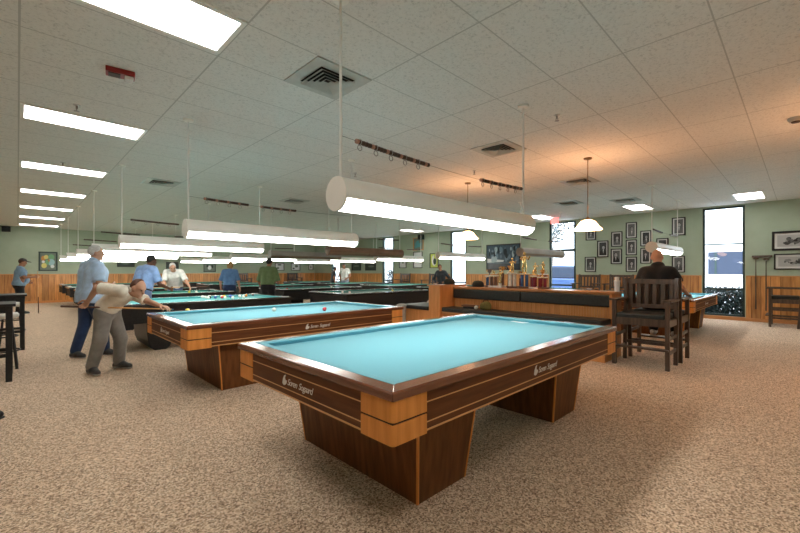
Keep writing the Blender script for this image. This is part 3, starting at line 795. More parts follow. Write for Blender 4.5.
# ------------------------------------------------------------------ BAR CHAIRS (tall mission chairs)
def bar_chair(label, loc, rz):                   # local +x is the front
    t = thing('bar_chair', label, 'chair', loc, rz)
    w, d = .33, .27; g = .026
    for sy in (-1, 1):
        MB().box(d - 2 * g, d, sy * w - g, sy * w + g, 0, .93).build('front_leg', M_chair, t, bevel=.004)
        MB().hexa([(-d, sy * w - g, 0), (-d + 2 * g, sy * w - g, 0), (-d + 2 * g, sy * w + g, 0), (-d, sy * w + g, 0), (-d - .07, sy * w - g, 1.25), (-d - .07 + 1.6 * g, sy * w - g, 1.25), (-d - .07 + 1.6 * g, sy * w + g, 1.25), (-d - .07, sy * w + g, 1.25)]).build('rear_leg', M_chair, t, bevel=.004)
        MB().hexa([(-d - .03, sy * w - .045, .925), (d + .05, sy * w - .055, .93), (d + .05, sy * w + .055, .93), (-d - .03, sy * w + .045, .925), (-d - .03, sy * w - .045, .953), (d + .05, sy * w - .055, .96), (d + .05, sy * w + .055, .96), (-d - .03, sy * w + .045, .953)]).build('armrest', M_chair, t, bevel=.008)
        for z in (.20, .40):
            MB().box(-d + .02, d - .02, sy * w - .011, sy * w + .011, z, z + .045).build('side_stretcher', M_chair, t, bevel=.003)
        MB().box(-d + .02, d - .02, sy * w - .014, sy * w + .014, .58, .68).build('side_apron', M_chair, t, bevel=.003)
    MB().box(d - .04, d - .008, -w + .02, w - .02, .585, .69).build('front_apron', M_chair, t, bevel=.003)
    MB().box(-d + .01, -d + .035, -w + .02, w - .02, .585, .68).build('rear_apron', M_chair, t, bevel=.003)
    MB().box(d - .05, d + .06, -w - .02, w + .02, .265, .292).build('footrest', M_chair, t, bevel=.004)
    MB().box(-d, -d + .025, -w + .02, w - .02, .25, .295).build('rear_stretcher', M_chair, t, bevel=.003)
    MB().box(-d + .01, d - .005, -w + .03, w - .03, .68, .755).build('seat_cushion', M_vinyl, t, bevel=.022, seg=3)
    bx = lambda z: -d - .07 * z / 1.25 + .012
    def slat(y0, y1, z0, z1, th=.018):
        return MB().hexa([(bx(z0), y0, z0), (bx(z0) + th, y0, z0), (bx(z0) + th, y1, z0), (bx(z0), y1, z0), (bx(z1), y0, z1), (bx(z1) + th, y0, z1), (bx(z1) + th, y1, z1), (bx(z1), y1, z1)])
    slat(-w + .02, w - .02, 1.16, 1.235, .024).build('top_rail', M_chair, t, bevel=.004)
    slat(-w + .02, w - .02, .80, .855, .024).build('lower_rail', M_chair, t, bevel=.004)
    n = 6
    for i in range(n):
        y = -w + .065 + (2 * w - .13) * i / (n - 1)
        slat(y - .027, y + .027, .85, 1.165, .014).build('back_slat', M_chair, t, bevel=.002)
    return t
ch0 = bar_chair('dark slatted wooden bar chair with black seat facing the nearest table', (6.545, 1.60, 0), PI)
dup(ch0, (7.24, 1.58, 0), 0, 'dark wooden bar chair turned away, carrying the man in black')
dup(ch0, (13.45, .30, 0), PI / 2, 'dark bar chair standing sideways at the wall, under the engravings at the right edge')
dup(ch0, (13.62, 4.06, 0), PI, 'dark bar chair at the wall behind the white tumbler')
dup(ch0, (13.62, 13.9, 0), PI, 'bar chair at the wall below the two white notices')
dup(ch0, (13.62, 11.95, 0), PI, 'bar chair at the wall below the yellow bordered poster')
dup(ch0, (13.62, 5.05, 0), PI, 'bar chair at the wall below the lowest portrait beside the trophies window')
for px, l in ((244, 'bar chair at the far wall just left of the man in the green shirt'), (295, 'bar chair at the far wall below the two bright small pictures')):
    dup(ch0, (on_y(px, 275, 22.2).x, 22.2, 0), -PI / 2, l)

# ------------------------------------------------------------------ TALL BLACK TABLES AND STOOLS AT THE LEFT EDGE
def bar_table(label, loc):
    t = thing('bar_table', label, 'table', loc)
    MB().box(-.33, .33, -.32, .32, .925, .955).build('table_top', M_black, t, bevel=.005)
    for sx in (-1, 1):
        for sy in (-1, 1):
            MB().box(sx * .27 - .03, sx * .27 + .03, sy * .26 - .03, sy * .26 + .03, 0, .925).build('leg', M_black, t, bevel=.004)
    for sy in (-1, 1):
        MB().box(-.25, .25, sy * .26 - .016, sy * .26 + .016, .84, .925).build('apron', M_black, t)
        MB().box(-.25, .25, sy * .26 - .013, sy * .26 + .013, .30, .345).build('stretcher', M_black, t)
    for sx in (-1, 1):
        MB().box(sx * .27 - .016, sx * .27 + .016, -.24, .24, .84, .925).build('apron', M_black, t)
    return t
b0 = bar_table('tall black table at the left edge, the nearer one', (-.345, 7.06, 0))
dup(b0, (-.21, 9.62, 0), label='tall black table at the left edge, the one beside the man in the cap')
M_cream = noisy('cream_vinyl', (.66, .66, .60), (.74, .73, .68), 14, .4)
def stool(label, loc, rz=0):
    t = thing('bar_stool', label, 'stool', loc, rz)
    MB().lathe([(.0, .70), (.15, .70), (.175, .715), (.18, .745), (.165, .77), (.08, .78), (0, .78)], n=28, cap=False).build('seat', M_cream, t, smooth=True)
    for a in range(4):
        q = PI / 4 + a * PI / 2; c, s = math.cos(q), math.sin(q)
        MB().cyl((.22 * c, .22 * s, 0), (.13 * c, .13 * s, .705), .017, .015, n=10).build('leg', M_black, t)
    for z, r in ((.25, .19), (.45, .165)):
        MB().torus((0, 0, z), r, .010, 2, 28, 6).build('foot_ring', M_black, t, smooth=True)
    return t
st0 = stool('cream topped black stool beside the nearer tall black table', (-.42, 6.45, 0))
dup(st0, (-.16, 7.75, 0), 0, 'cream topped black stool between the two tall black tables')
dup(st0, (-.08, 10.25, 0), 0, 'cream topped black stool in front of the man in the cap')
sh = thing('shoe', 'black shoe toe poking in at the lower left edge', 'shoe', (-.17, 5.17, 0), R(-40))
MB().ell((0, 0, .045), (.10, .045, .045)).build('upper', M_rubber, sh, smooth=True)
MB().box(-.09, .085, -.04, .04, 0, .02).build('sole', M_black, sh, bevel=.008)

# ------------------------------------------------------------------ PICTURES ON THE WALLS
def shade(v): return (v, v * .99, v * .97)
GREY = [mat('print_grey_%d' % i, shade(v), .45) for i, v in enumerate((.015, .05, .12, .25, .42, .62))]
def disc(cx, cz, rx, rz, y, n=20, a0=0, a1=2 * PI):
    return [(cx + rx * math.cos(a0 + (a1 - a0) * i / n), y, cz + rz * math.sin(a0 + (a1 - a0) * i / n)) for i in range(n)]
def frame(t, w, h, fw, fm=M_frameblk, dep=.03):
    f = MB(); a, b_ = w / 2, h / 2
    f.box(-a, a, -dep, 0, b_ - fw, b_).box(-a, a, -dep, 0, -b_, -b_ + fw).box(-a, -a + fw, -dep, 0, -b_ + fw, b_ - fw).box(a - fw, a, -dep, 0, -b_ + fw, b_ - fw)
    f.build('frame', fm, t, bevel=.004)
def picture(name, label, cat, c, w, h, wall, fw=.028, mw=.045, fm=M_frameblk, group=None):
    rz = -PI / 2 if wall == 'x' else 0
    t = thing(name, label, cat, c, rz, group)
    frame(t, w, h, fw, fm)
    if mw: MB().box(-w / 2 + fw, w / 2 - fw, -.010, -.002, -h / 2 + fw, h / 2 - fw).build('mat_board', M_mat, t)
    return t, w / 2 - fw - mw, h / 2 - fw - mw
def add_poly(mb, mi, pts): mb.mi = mi; mb.add(pts, [tuple(range(len(pts)))])
def portrait(label, c, w, h, sd, wall='x', mw=.032):
    r = random.Random(sd); t, a, b_ = picture('portrait', label, 'picture', c, w, h, wall, mw=mw, group='framed portraits on the green wall')
    mb = MB(); bg = r.choice((0, 1, 1, 2)); L = lambda k: -.0102 - .0006 * k
    add_poly(mb, bg, [(-a, L(0), -b_), (a, L(0), -b_), (a, L(0), b_), (-a, L(0), b_)])
    hx = r.uniform(-.15, .15) * a; hz = r.uniform(.12, .3) * b_; hr = r.uniform(.34, .46) * a
    sh_ = r.choice((0, 1, 2)); sh_ = 2 if sh_ == bg else sh_
    add_poly(mb, sh_, [(-a * .95, L(1), -b_), (a * .95, L(1), -b_), (a * .85, L(1), -b_ * .55), (hx + hr * .8, L(1), hz - hr * 1.5), (hx - hr * .8, L(1), hz - hr * 1.5), (-a * .85, L(1), -b_ * .5)])
    add_poly(mb, 5, [(hx - hr * .35, L(2), hz - hr * 1.5), (hx + hr * .35, L(2), hz - hr * 1.5), (hx, L(2), -b_ * .75)])
    add_poly(mb, 0, disc(hx, hz + hr * .25, hr * 1.12, hr * 1.3, L(2)))
    add_poly(mb, r.choice((3, 4, 4)), disc(hx + hr * .08, hz - hr * .05, hr * .9, hr * 1.2, L(3)))
    add_poly(mb, 1, [(hx - hr * .6, L(4), hz + hr * .15), (hx + hr * .75, L(4), hz + hr * .15), (hx + hr * .7, L(4), hz + hr * .3), (hx - hr * .55, L(4), hz + hr * .3)])
    add_poly(mb, 1, [(hx - hr * .3, L(4), hz - hr * .62), (hx + hr * .4, L(4), hz - hr * .62), (hx + hr * .35, L(4), hz - hr * .5), (hx - hr * .25, L(4), hz - hr * .5)])
    mb.build('photograph', GREY, t)
    return t
def wx(px0, py0, px1, py1):
    a = on_x(px0, py0, WALLX - .002); b_ = on_x(px1, py1, WALLX - .002); d = on_x((px0 + px1) / 2, py1, WALLX - .002)
    return ((a + b_) / 2, abs(a.y - b_.y), abs(a.z - b_.z))
PORT = [((586, 229, 596, 240), 'small dark portrait right under the glass pendant lamp'),
        ((597.5, 241, 608.5, 257), 'portrait standing alone between the small low one and the group of portraits'),
        ((611.5, 232, 622.5, 246.5), 'upper portrait of the pair left of the three stacked portraits'),
        ((626, 222.7, 637, 238), 'top portrait of the three stacked in one column'),
        ((640.5, 231, 651.5, 246), 'upper portrait of the pair right of the three stacked portraits'),
        ((585, 257, 596, 272), 'low portrait beside the trophies window, above the wainscot'),
        ((611, 249, 622, 264), 'lower portrait of the pair left of the three stacked portraits'),
        ((626, 240, 637, 255), 'middle portrait of the three stacked in one column'),
        ((626, 257, 637, 272), 'bottom portrait of the three stacked in one column'),
        ((640.5, 248, 651.5, 263.5), 'portrait partly hidden behind the head of the man in black'),
        ((672, 218, 685.5, 235), 'high dark portrait nearest the tall window'),
        ((656.5, 238.5, 668.5, 253), 'portrait partly hidden by the lamp above the man in black'),
        ((672, 256, 685, 272.5), 'low portrait nearest the tall window')]
for i, (b_, l) in enumerate(PORT):
    c, w, h = wx(*b_); portrait(l, c, w, h, 100 + i)
def engraving(label, box, sd, wide):
    c, w, h = box; r = random.Random(sd)
    t, a, b_ = picture('landscape_picture', label, 'picture', c, w, h, 'x', fw=.05 if wide else .03, mw=.05)
    mb = MB(); L = lambda k: -.0102 - .0005 * k
    add_poly(mb, 4, [(-a, L(0), -b_), (a, L(0), -b_), (a, L(0), b_), (-a, L(0), b_)])
    for k in range(34):
        x, z = r.uniform(-.62, .62) * a, r.uniform(-.42, .4) * b_; q = r.uniform(.10, .34) * b_
        add_poly(mb, r.choice((0, 1, 2, 3)), disc(x, z, q * 1.3, q, L(1 + k), 9, r.uniform(0, 6), r.uniform(0, 6) + 2 * PI))
    mb.build('print', GREY, t)
c0 = (Vector((WALLX - .002, .55 - .44, 2.14)), .88, .50); engraving('upper framed engraving at the right edge, with a wide black frame', c0, 5, True)
c1 = (Vector((WALLX - .002, .51 - .40, 1.60)), .80, .41); engraving('lower framed engraving at the right edge, with a thin black frame', c1, 6, False)
# big blue photograph behind the trophies
t, a, b_ = picture('large_photograph', 'large blue toned photograph behind the trophies', 'picture', Vector((WALLX - .002, 8.53, 1.93)), 1.56, 1.06, 'x', fw=.035, mw=0)
BL = [mat('blue_print_%d' % i, v, .25) for i, v in enumerate(((.012, .022, .03), (.05, .085, .115), (.13, .20, .26), (.32, .42, .47), (.6, .65, .66)))]
mb = MB(); r = random.Random(3); L = lambda k: -.006 - .0004 * k
add_poly(mb, 1, [(-a, L(0), -b_), (a, L(0), -b_), (a, L(0), b_), (-a, L(0), b_)])
add_poly(mb, 4, [(-a, L(1), -b_ * .45), (.02, L(1), -b_ * .38), (.05, L(1), -b_ * .25), (-a, L(1), -b_ * .1)])
add_poly(mb, 0, [(-a, L(1), -b_), (a, L(1), -b_), (a, L(1), -b_ * .55), (-a, L(1), -b_ * .5)])
for k in range(46):
    x, z = r.uniform(-.88, .88) * a, r.uniform(-.2, .85) * b_; q = r.uniform(.05, .16)
    add_poly(mb, r.choice((0, 1, 2, 2, 3)), disc(x, z, q * r.uniform(.3, .7), q, L(2 + k), 8, r.uniform(0, 6), 0) if False else disc(min(max(x, -a + .1), a - .1), min(max(z, -b_ + .16), b_ - .16), q * r.uniform(.3, .6), q * .95, L(2 + k), 9))
mb.build('print', BL, t)
# posters and notices
CO = [mat('poster_%d' % i, v, .6) for i, v in enumerate(((.75, .76, .76), (.55, .62, .12), (.03, .05, .04), (.08, .30, .33), (.16, .20, .16), (.60, .25, .06), (.70, .62, .20), (.20, .42, .22), (.35, .55, .58)))]
def poster(name, label, box, wall, base, blobs, fm=M_frameblk, fw=.03, sd=1):
    c, w, h = box; t, a, b_ = picture(name, label, 'picture', c, w, h, wall, fw=fw, mw=0, fm=fm)
    mb = MB(); r = random.Random(sd)
    add_poly(mb, base, [(-a, -.006, -b_), (a, -.006, -b_), (a, -.006, b_), (-a, -.006, b_)])
    for k, (mi, x, z, rx, rz) in enumerate(blobs):
        add_poly(mb, mi, disc(x * a, z * b_, rx * a, rz * b_, -.0066 - .0005 * k, 14))
    mb.build('print', CO, t)
poster('poster', 'yellow bordered poster right of the white notices', wx(430, 253.5, 438.5, 268), 'x', 1, [(0, 0, .05, .62, .8), (2, .15, -.1, .4, .5), (1, .3, .6, .4, .3)], sd=2)
poster('notice', 'white framed notice under the green art panel', wx(413.5, 252, 422.5, 268), 'x', 0, [(8, 0, .1, .4, .08), (8, 0, -.3, .5, .06)])
poster('notice', 'smaller white framed notice lower down the wall, next to the far window', wx(399.5, 259, 406.5, 268), 'x', 0, [(4, 0, .2, .3, .25)])
poster('art_panel', 'square green and teal art panel high on the wall', wx(413.5, 238, 423.5, 250), 'x', 4, [(3, 0, 0, .7, .6), (4, .4, .4, .3, .3), (3, -.5, -.5, .3, .2)], fm=M_bench)
sp = thing('wall_speaker', 'small black box high on the wall above the art panel', 'speaker', Vector((WALLX - .002, on_x(422, 234, WALLX).y, 3.02)), -PI / 2)
MB().box(-.15, .15, -.16, 0, -.12, .12).build('cabinet', M_black, sp, bevel=.01)
MB().box(-.12, .12, -.168, -.16, -.09, .09).build('grille', M_rubber, sp)
def wy(px0, py0, px1, py1):
    a = on_y(px0, py0, WALLY - .002); b_ = on_y(px1, py1, WALLY - .002)
    return ((a + b_) / 2, abs(a.x - b_.x), abs(a.z - b_.z))
poster('poster', 'colourful poster in a dark green frame on the far wall at left', wy(38.5, 251.5, 57.5, 271), 'y', 4, [(5, -.6, .35, .28, .3), (6, -.25, .5, .3, .25), (7, .4, .5, .4, .35), (8, .4, -.1, .45, .4), (6, -.5, -.5, .35, .3), (7, -.1, -.1, .25, .3), (0, .55, -.6, .25, .2), (5, .1, .1, .12, .15), (0, -.6, -.05, .2, .15)], fm=M_winframe, fw=.05)
poster('dark_picture', 'dark wide picture on the far wall beside the head of the tall man', wy(117, 259, 134.5, 267), 'y', 2, [(4, 0, 0, .6, .4)])
poster('dark_picture', 'dark picture on the far wall behind the man in white leaning over', wy(166, 262, 178.5, 272), 'y', 2, [(4, .2, .1, .5, .5)])
poster('grey_picture', 'grey picture in a dark frame left of the blue shirted person', wy(203.5, 262.5, 215.5, 272), 'y', 4, [(0, 0, -.1, .35, .5), (2, -.4, .3, .2, .3), (2, .5, .2, .2, .4)])
poster('bright_picture', 'bright small picture just right of the green shirted man', wy(275, 263, 284, 270.5), 'y', 0, [(2, 0, .6, .5, .2), (4, -.4, -.4, .3, .3)])
poster('bright_picture', 'bright small picture second to the right of the green shirted man', wy(291, 263, 300, 270.5), 'y', 0, [(4, .2, .2, .4, .4), (2, -.5, -.5, .3, .2)])
poster('small_notice', 'smallest white notice on the far wall near the room corner', wy(308.6, 264, 313.0, 270), 'y', 0, [(2, 0, 0, .3, .4)])
poster('dark_picture', 'dark wide picture on the window wall right of the man in white shirt', wx(352, 263, 361, 270.5), 'x', 2, [(4, 0, .2, .7, .2)])
poster('dark_picture', 'dark wide picture on the window wall next to the bronze lamp end', wx(365.5, 263, 376, 270.5), 'x', 2, [(4, .1, .1, .6, .3)])
ws = thing('wall_speaker', 'black speaker box in the upper corner at the far left', 'speaker', Vector((-.33, WALLY - .002, 3.08)))
MB().box(-.13, .13, -.2, 0, -.12, .10).build('cabinet', M_black, ws, bevel=.01)
MB().box(-.11, .11, -.208, -.2, -.10, .08).build('grille', M_rubber, ws)
# bridge sticks on the wall by the tall window
rk = thing('stick_rack', 'short dark wooden rack on the wall right of the tall window', 'rack', (WALLX - .021, .74, 1.72), -PI / 2)
MB().box(-.20, .20, -.07, 0, 0, .055).build('rail', M_chair, rk, bevel=.005)
for x in (-.14, .03, .14): MB().cyl((x, -.055, .02), (x, -.09, .035), .010, n=8).build('peg', M_chair, rk)
def bstick(label, y):
    t = thing('bridge_stick', label, 'stick', (WALLX - .085, y, .34), 0, 'bridge sticks on the rack')
    MB().cyl((0, 0, 0), (0, 0, 1.36), .016, .008, n=10).build('shaft', M_chair, t)
    MB().box(-.009, .009, -.05, .05, 1.34, 1.40).build('bridge_head', M_chair, t, bevel=.006)
    return t
k0 = bstick('bridge stick hanging nearer the tall window', .86)
dup(k0, (WALLX - .085, .66, .31), label='bridge stick hanging farther from the tall window')

# ------------------------------------------------------------------ TROPHIES ON THE LEDGE
COLS = {'blue': mat('blue_foil', (.05, .10, .24), .25, .4), 'maroon': mat('maroon_foil', (.22, .03, .05), .25, .4), 'brown': wood('trophy_wood', (.10, .045, .025), (.20, .09, .05), 2), 'dark': mat('dark_foil', (.05, .03, .035), .3, .3), 'silver': mat('silver_foil', (.35, .38, .42), .25, .6), 'cream': M_marble}
def figure(t, z, s, m=M_gold):
    f = MB()
    f.tube([(0, 0, z), (0, 0, z + .01 * s)], [.022 * s, .018 * s], 12)
    f.tube([(.010 * s, 0, z), (.012 * s, 0, z + .05 * s), (.004 * s, 0, z + .09 * s)], [.007 * s, .010 * s, .012 * s], 8).tube([(-.012 * s, 0, z), (-.014 * s, .006 * s, z + .05 * s), (-.004 * s, 0, z + .09 * s)], [.007 * s, .010 * s, .012 * s], 8)
    f.tube([(0, 0, z + .085 * s), (0, 0, z + .12 * s), (0, 0, z + .15 * s)], [.016 * s, .018 * s, .012 * s], 10)
    f.tube([(.015 * s, 0, z + .145 * s), (.035 * s, -.01 * s, z + .12 * s), (.045 * s, -.03 * s, z + .15 * s)], .006 * s, 6).tube([(-.015 * s, 0, z + .145 * s), (-.035 * s, -.015 * s, z + .13 * s), (-.02 * s, -.045 * s, z + .12 * s)], .006 * s, 6)
    f.ell((0, 0, z + .172 * s), (.013 * s, .014 * s, .017 * s), 12, 8)
    f.build('figure', m, t, smooth=True)
def trophy(label, py_, x, h, col, ncol=1, top='figure', fs=1.0, w=.045):
    t = thing('trophy', label, 'trophy', (x, py_, 1.036), R(rnd.uniform(-55, -135)), 'trophies on the bench ledge')
    MB().box(-w * ncol - .012, w * ncol + .012, -.045, .045, 0, .035).build('trophy_base', rnd.choice((M_marble, COLS['brown'], COLS['dark'], COLS['brown'])), t, bevel=.004)
    for i in range(ncol):
        cx = (i - (ncol - 1) / 2) * .085
        MB().lathe([(.031, .035), (.031, h)], (cx, 0, 0), n=8, a0=PI / 8).build('column', COLS[col], t)
        MB().lathe([(.03, h), (.03, h + .008), (.014, h + .016)], (cx, 0, 0), n=14).build('column_cap', M_gold, t)
    z = h + .012
    if ncol > 1:
        MB().box(-w * ncol, w * ncol, -.03, .03, z, z + .018).build('riser', M_marble, t, bevel=.003); z += .018
    if top == 'figure': figure(t, z, fs)
    elif top == 'cup':
        MB().lathe([(.03, z), (.012, z + .02), (.010, z + .045), (.035, z + .075), (.045, z + .12), (.048, z + .125), (.04, z + .12), (.006, z + .06)], n=20, cap=False).build('cup', M_gold if fs < 1.2 else COLS['silver'], t, smooth=True)
        for s in (-1, 1): MB().torus((s * .052, 0, z + .095), .02, .004, 1, 12, 5).build('handle', M_gold, t, smooth=True)
    elif top == 'star':
        st = [((.05 if k % 2 == 0 else .022) * math.sin(k * PI / 5), z + .055 + (.05 if k % 2 == 0 else .022) * math.cos(k * PI / 5)) for k in range(10)]
        MB().prism(st, 1, -.008, .008).build('star', M_gold, t, bevel=.002)
    return t
def ly(px, X=6.8):
    return on_x(px, 285, X).y
trophy('trophy with two blue columns and a silver cup at the left end of the row', ly(489.5), 6.80, .20, 'blue', 2, 'cup', 1.3)
trophy('squat brown trophy with a gold star, second from the left end', ly(496.5), 6.70, .21, 'brown', 2, 'star')
trophy('slim brown trophy with a gold cup between the starred brown one and the dark pair', ly(500.5), 6.88, .27, 'brown', 1, 'cup')
trophy('small pale marble trophy with a short gold figure in front of taller ones', ly(504), 6.66, .09, 'cream', 1, 'figure', 1.3)
trophy('tall dark columned trophy with a gold cup', ly(509), 6.84, .27, 'dark', 2, 'cup')
trophy('cream columned trophy with a tall gold figure, in the middle of the row', ly(515), 6.70, .26, 'cream', 2, 'figure', 1.5)
trophy('slim maroon trophy with a gold cup right of the cream one', ly(519.5), 6.86, .18, 'maroon', 1, 'cup')
trophy('trophy with two blue columns and the tallest gold figure', ly(525.5), 6.76, .25, 'blue', 2, 'figure', 2.1)
trophy('maroon single column trophy beside the blue one with the tallest figure', ly(532), 6.93, .24, 'maroon', 1, 'figure', 1.2)
trophy('maroon double column trophy with a gold star', ly(536.5), 6.67, .21, 'maroon', 2, 'star')
trophy('maroon trophy with a gold figure second from the right end', ly(541), 6.88, .24, 'maroon', 2, 'figure', 1.2)
trophy('maroon trophy with a gold cup at the right end of the row', ly(544.5), 6.72, .19, 'maroon', 2, 'cup')
tu = thing('tumbler', 'tall white tumbler standing at the near end of the ledge', 'cup', (6.72, ly(617, 6.72), 1.036))
MB().lathe([(.034, 0), (.042, .16), (.043, .165), (.039, .162), (.03, .01)], n=20, cap=False).build('body', mat('white_plastic', (.72, .75, .80), .3), tu, smooth=True)
MB().lathe([(.044, .158), (.045, .17), (.03, .185), (.034, .225), (.02, .23), (0, .23)], n=20, cap=False).build('lid', mat('white_plastic', (.72, .75, .80), .3), tu, smooth=True)
# dark caps / bags on the ledge and things on the seat
M_felt = noisy('dark_felt', (.018, .02, .018), (.035, .04, .035), 60, .9)
def cap_(label, loc, rz, m, s=1.0):
    t = thing('hat', label, 'hat', loc, rz)
    MB().lathe([(.10 * s, 0), (.105 * s, .03 * s), (.095 * s, .075 * s), (.06 * s, .105 * s), (0, .115 * s)], n=20, cap=True).build('crown', m, t, smooth=True)
    MB().prism([(.07 * s, -.085 * s), (.15 * s, -.07 * s), (.19 * s, 0), (.15 * s, .07 * s), (.07 * s, .085 * s)], 2, .002, .012 * s).build('brim', m, t, bevel=.002)
    return t
c_ = cap_('dark green cap lying on the ledge left of the trophies', (6.72, ly(478, 6.72), 1.036), R(120), M_felt, 1.15)
dup(c_, (6.56, 5.22, 1.076), R(200), 'dark cap lying on top of the bench end post')
M_olive = noisy('olive_canvas', (.14, .12, .035), (.22, .19, .06), 50, .9, bump=.2)
bg = thing('bag', 'small olive cloth bag on the bench seat', 'bag', (6.36, on_x(485.5, 306, 6.36).y, .626), R(80))
V, F = sdf_mesh([('e', (0, 0, .07), np.eye(3), (.13, .075, .075)), ('e', (-.05, .01, .10), np.eye(3), (.07, .06, .06)), ('c', (-.08, 0, .03), (.08, 0, .03), .04, .04)], .012, .03, lambda P, D: np.maximum(D, .001 - P[..., 2]))
mesh_np('pouch', [(V, F)], M_olive, bg)
MB().tube([(-.09, 0, .13), (-.04, -.01, .19), (.04, -.01, .18), (.08, 0, .12)], .008, 6).build('strap', M_groove, bg, smooth=True)
sc_ = thing('brush', 'dark wooden table brush on the bench seat beside the olive bag', 'brush', (6.34, on_x(470, 309, 6.34).y, .626), R(100))
MB().prism([(-.14, 0), (.14, 0), (.13, .035), (-.13, .035)], 1, -.03, .03).build('bristles', M_frameblk, sc_)
MB().prism([(-.16, .035), (.16, .035), (.19, .06), (.13, .075), (-.13, .075), (-.19, .06)], 1, -.028, .028).build('handle', wood('brush_wood', (.16, .06, .03), (.26, .11, .05), 0), sc_, bevel=.008)
tw = thing('towel', 'rolled white hand towel between the brush and the olive bag', 'towel', (6.29, on_x(476, 309, 6.29).y, .627), R(30))
MB().lathe([(.0, -.075), (.03, -.075), (.034, -.06), (.034, .06), (.03, .075), (0, .075)], n=16, cap=False).build('roll', mat('white_terry', (.72, .70, .62), .95), tw, smooth=True)
tw.children[0].rotation_euler = (0, PI / 2, 0); tw.children[0].location = (0, 0, .034)
pp = MB().box(-.10, .10, -.075, .075, 0, .003).build('paper_sheet', M_paper)
q = on_z(521.5, 322, TZ - .036); pp.location = (q.x, q.y, TZ - .0355); pp.rotation_euler = (0, 0, R(72))
tag(pp, 'white sheet of paper lying on the blue cloth of the nearest table', 'paper')

# ------------------------------------------------------------------ BALLS
BR = .0307
BM = {'yellow': (.75, .62, .08), 'white': (.82, .80, .72), 'red': (.55, .03, .04), 'blue': (.05, .12, .40), 'orange': (.75, .25, .04), 'green': (.02, .22, .10), 'black': (.015, .015, .015), 'maroon': (.25, .03, .04), 'purple': (.16, .05, .25)}
BPROTO = {}
def ball(col, x, y, z, label, group=None, r=BR):
    if col not in BPROTO:
        o = MB().ell((0, 0, 0), (1, 1, 1), 20, 14).build('ball', mat(col + '_ball', BM[col], .12, coat=.5), smooth=True); BPROTO[col] = o
    else:
        o = BPROTO[col].copy(); COL.objects.link(o)
    o.location = (x, y, z + r); o.scale = (r, r, r)
    return tag(o, label, 'ball', group)
bz = TZ - .036
for col, px, py in (('yellow', 187.5, 310.5), ('white', 274, 309.5), ('red', 324.5, 309)):
    p = on_z(px, py, bz + BR); ball(col, p.x, p.y, bz, '%s ball on the blue table being played' % col, 'balls on the second wooden table')
pz = PZ - .036
r = random.Random(11)
pos = []
cols = ['white', 'white', 'white', 'blue', 'white', 'white', 'orange', 'blue', 'white', 'white', 'black', 'white', 'yellow', 'red', 'white', 'blue']
for k, c in enumerate(cols):
    for _ in range(60):
        px = r.uniform(201, 247); d = r.uniform(7.95, 8.75)
        p = at(px, 292, d)
        if 7.75 < p.y < 8.9 and 1.5 < p.x < 3.95 and all((p.x - a) ** 2 + (p.y - b_) ** 2 > .0065 for a, b_ in pos): break
    else: continue
    pos.append((p.x, p.y))
    n = cols.count(c)
    if n > 1: ball(c, p.x, p.y, pz, '%s ball among the loose cluster on the teal pool table' % c, '%s balls on the teal table' % c)
    else: ball(c, p.x, p.y, pz, 'only %s ball among the loose cluster on the teal pool table' % c, 'balls on the teal pool table')
for i, (tx, ty, l, cs) in enumerate(((1.2, 10.46, 'the green table beside the two men at the left', ('white', 'yellow', 'white')), (5.5, 10.46, 'the green table right of the green shirted man', ('white', 'red')), (1.2, 13.5, 'the green table behind the man in white leaning over', ('white', 'orange')), (5.5, 7.43, 'the black table at the bench end', ('white', 'yellow', 'white')))):
    for k, c in enumerate(cs):
        x, y = tx + .4 + r.random() * 2.1, ty + .35 + .9 * r.random()
        ball(c, x, y, pz, '%s ball%s on %s' % (c, 's' if 0 else '', l), 'balls on ' + l)
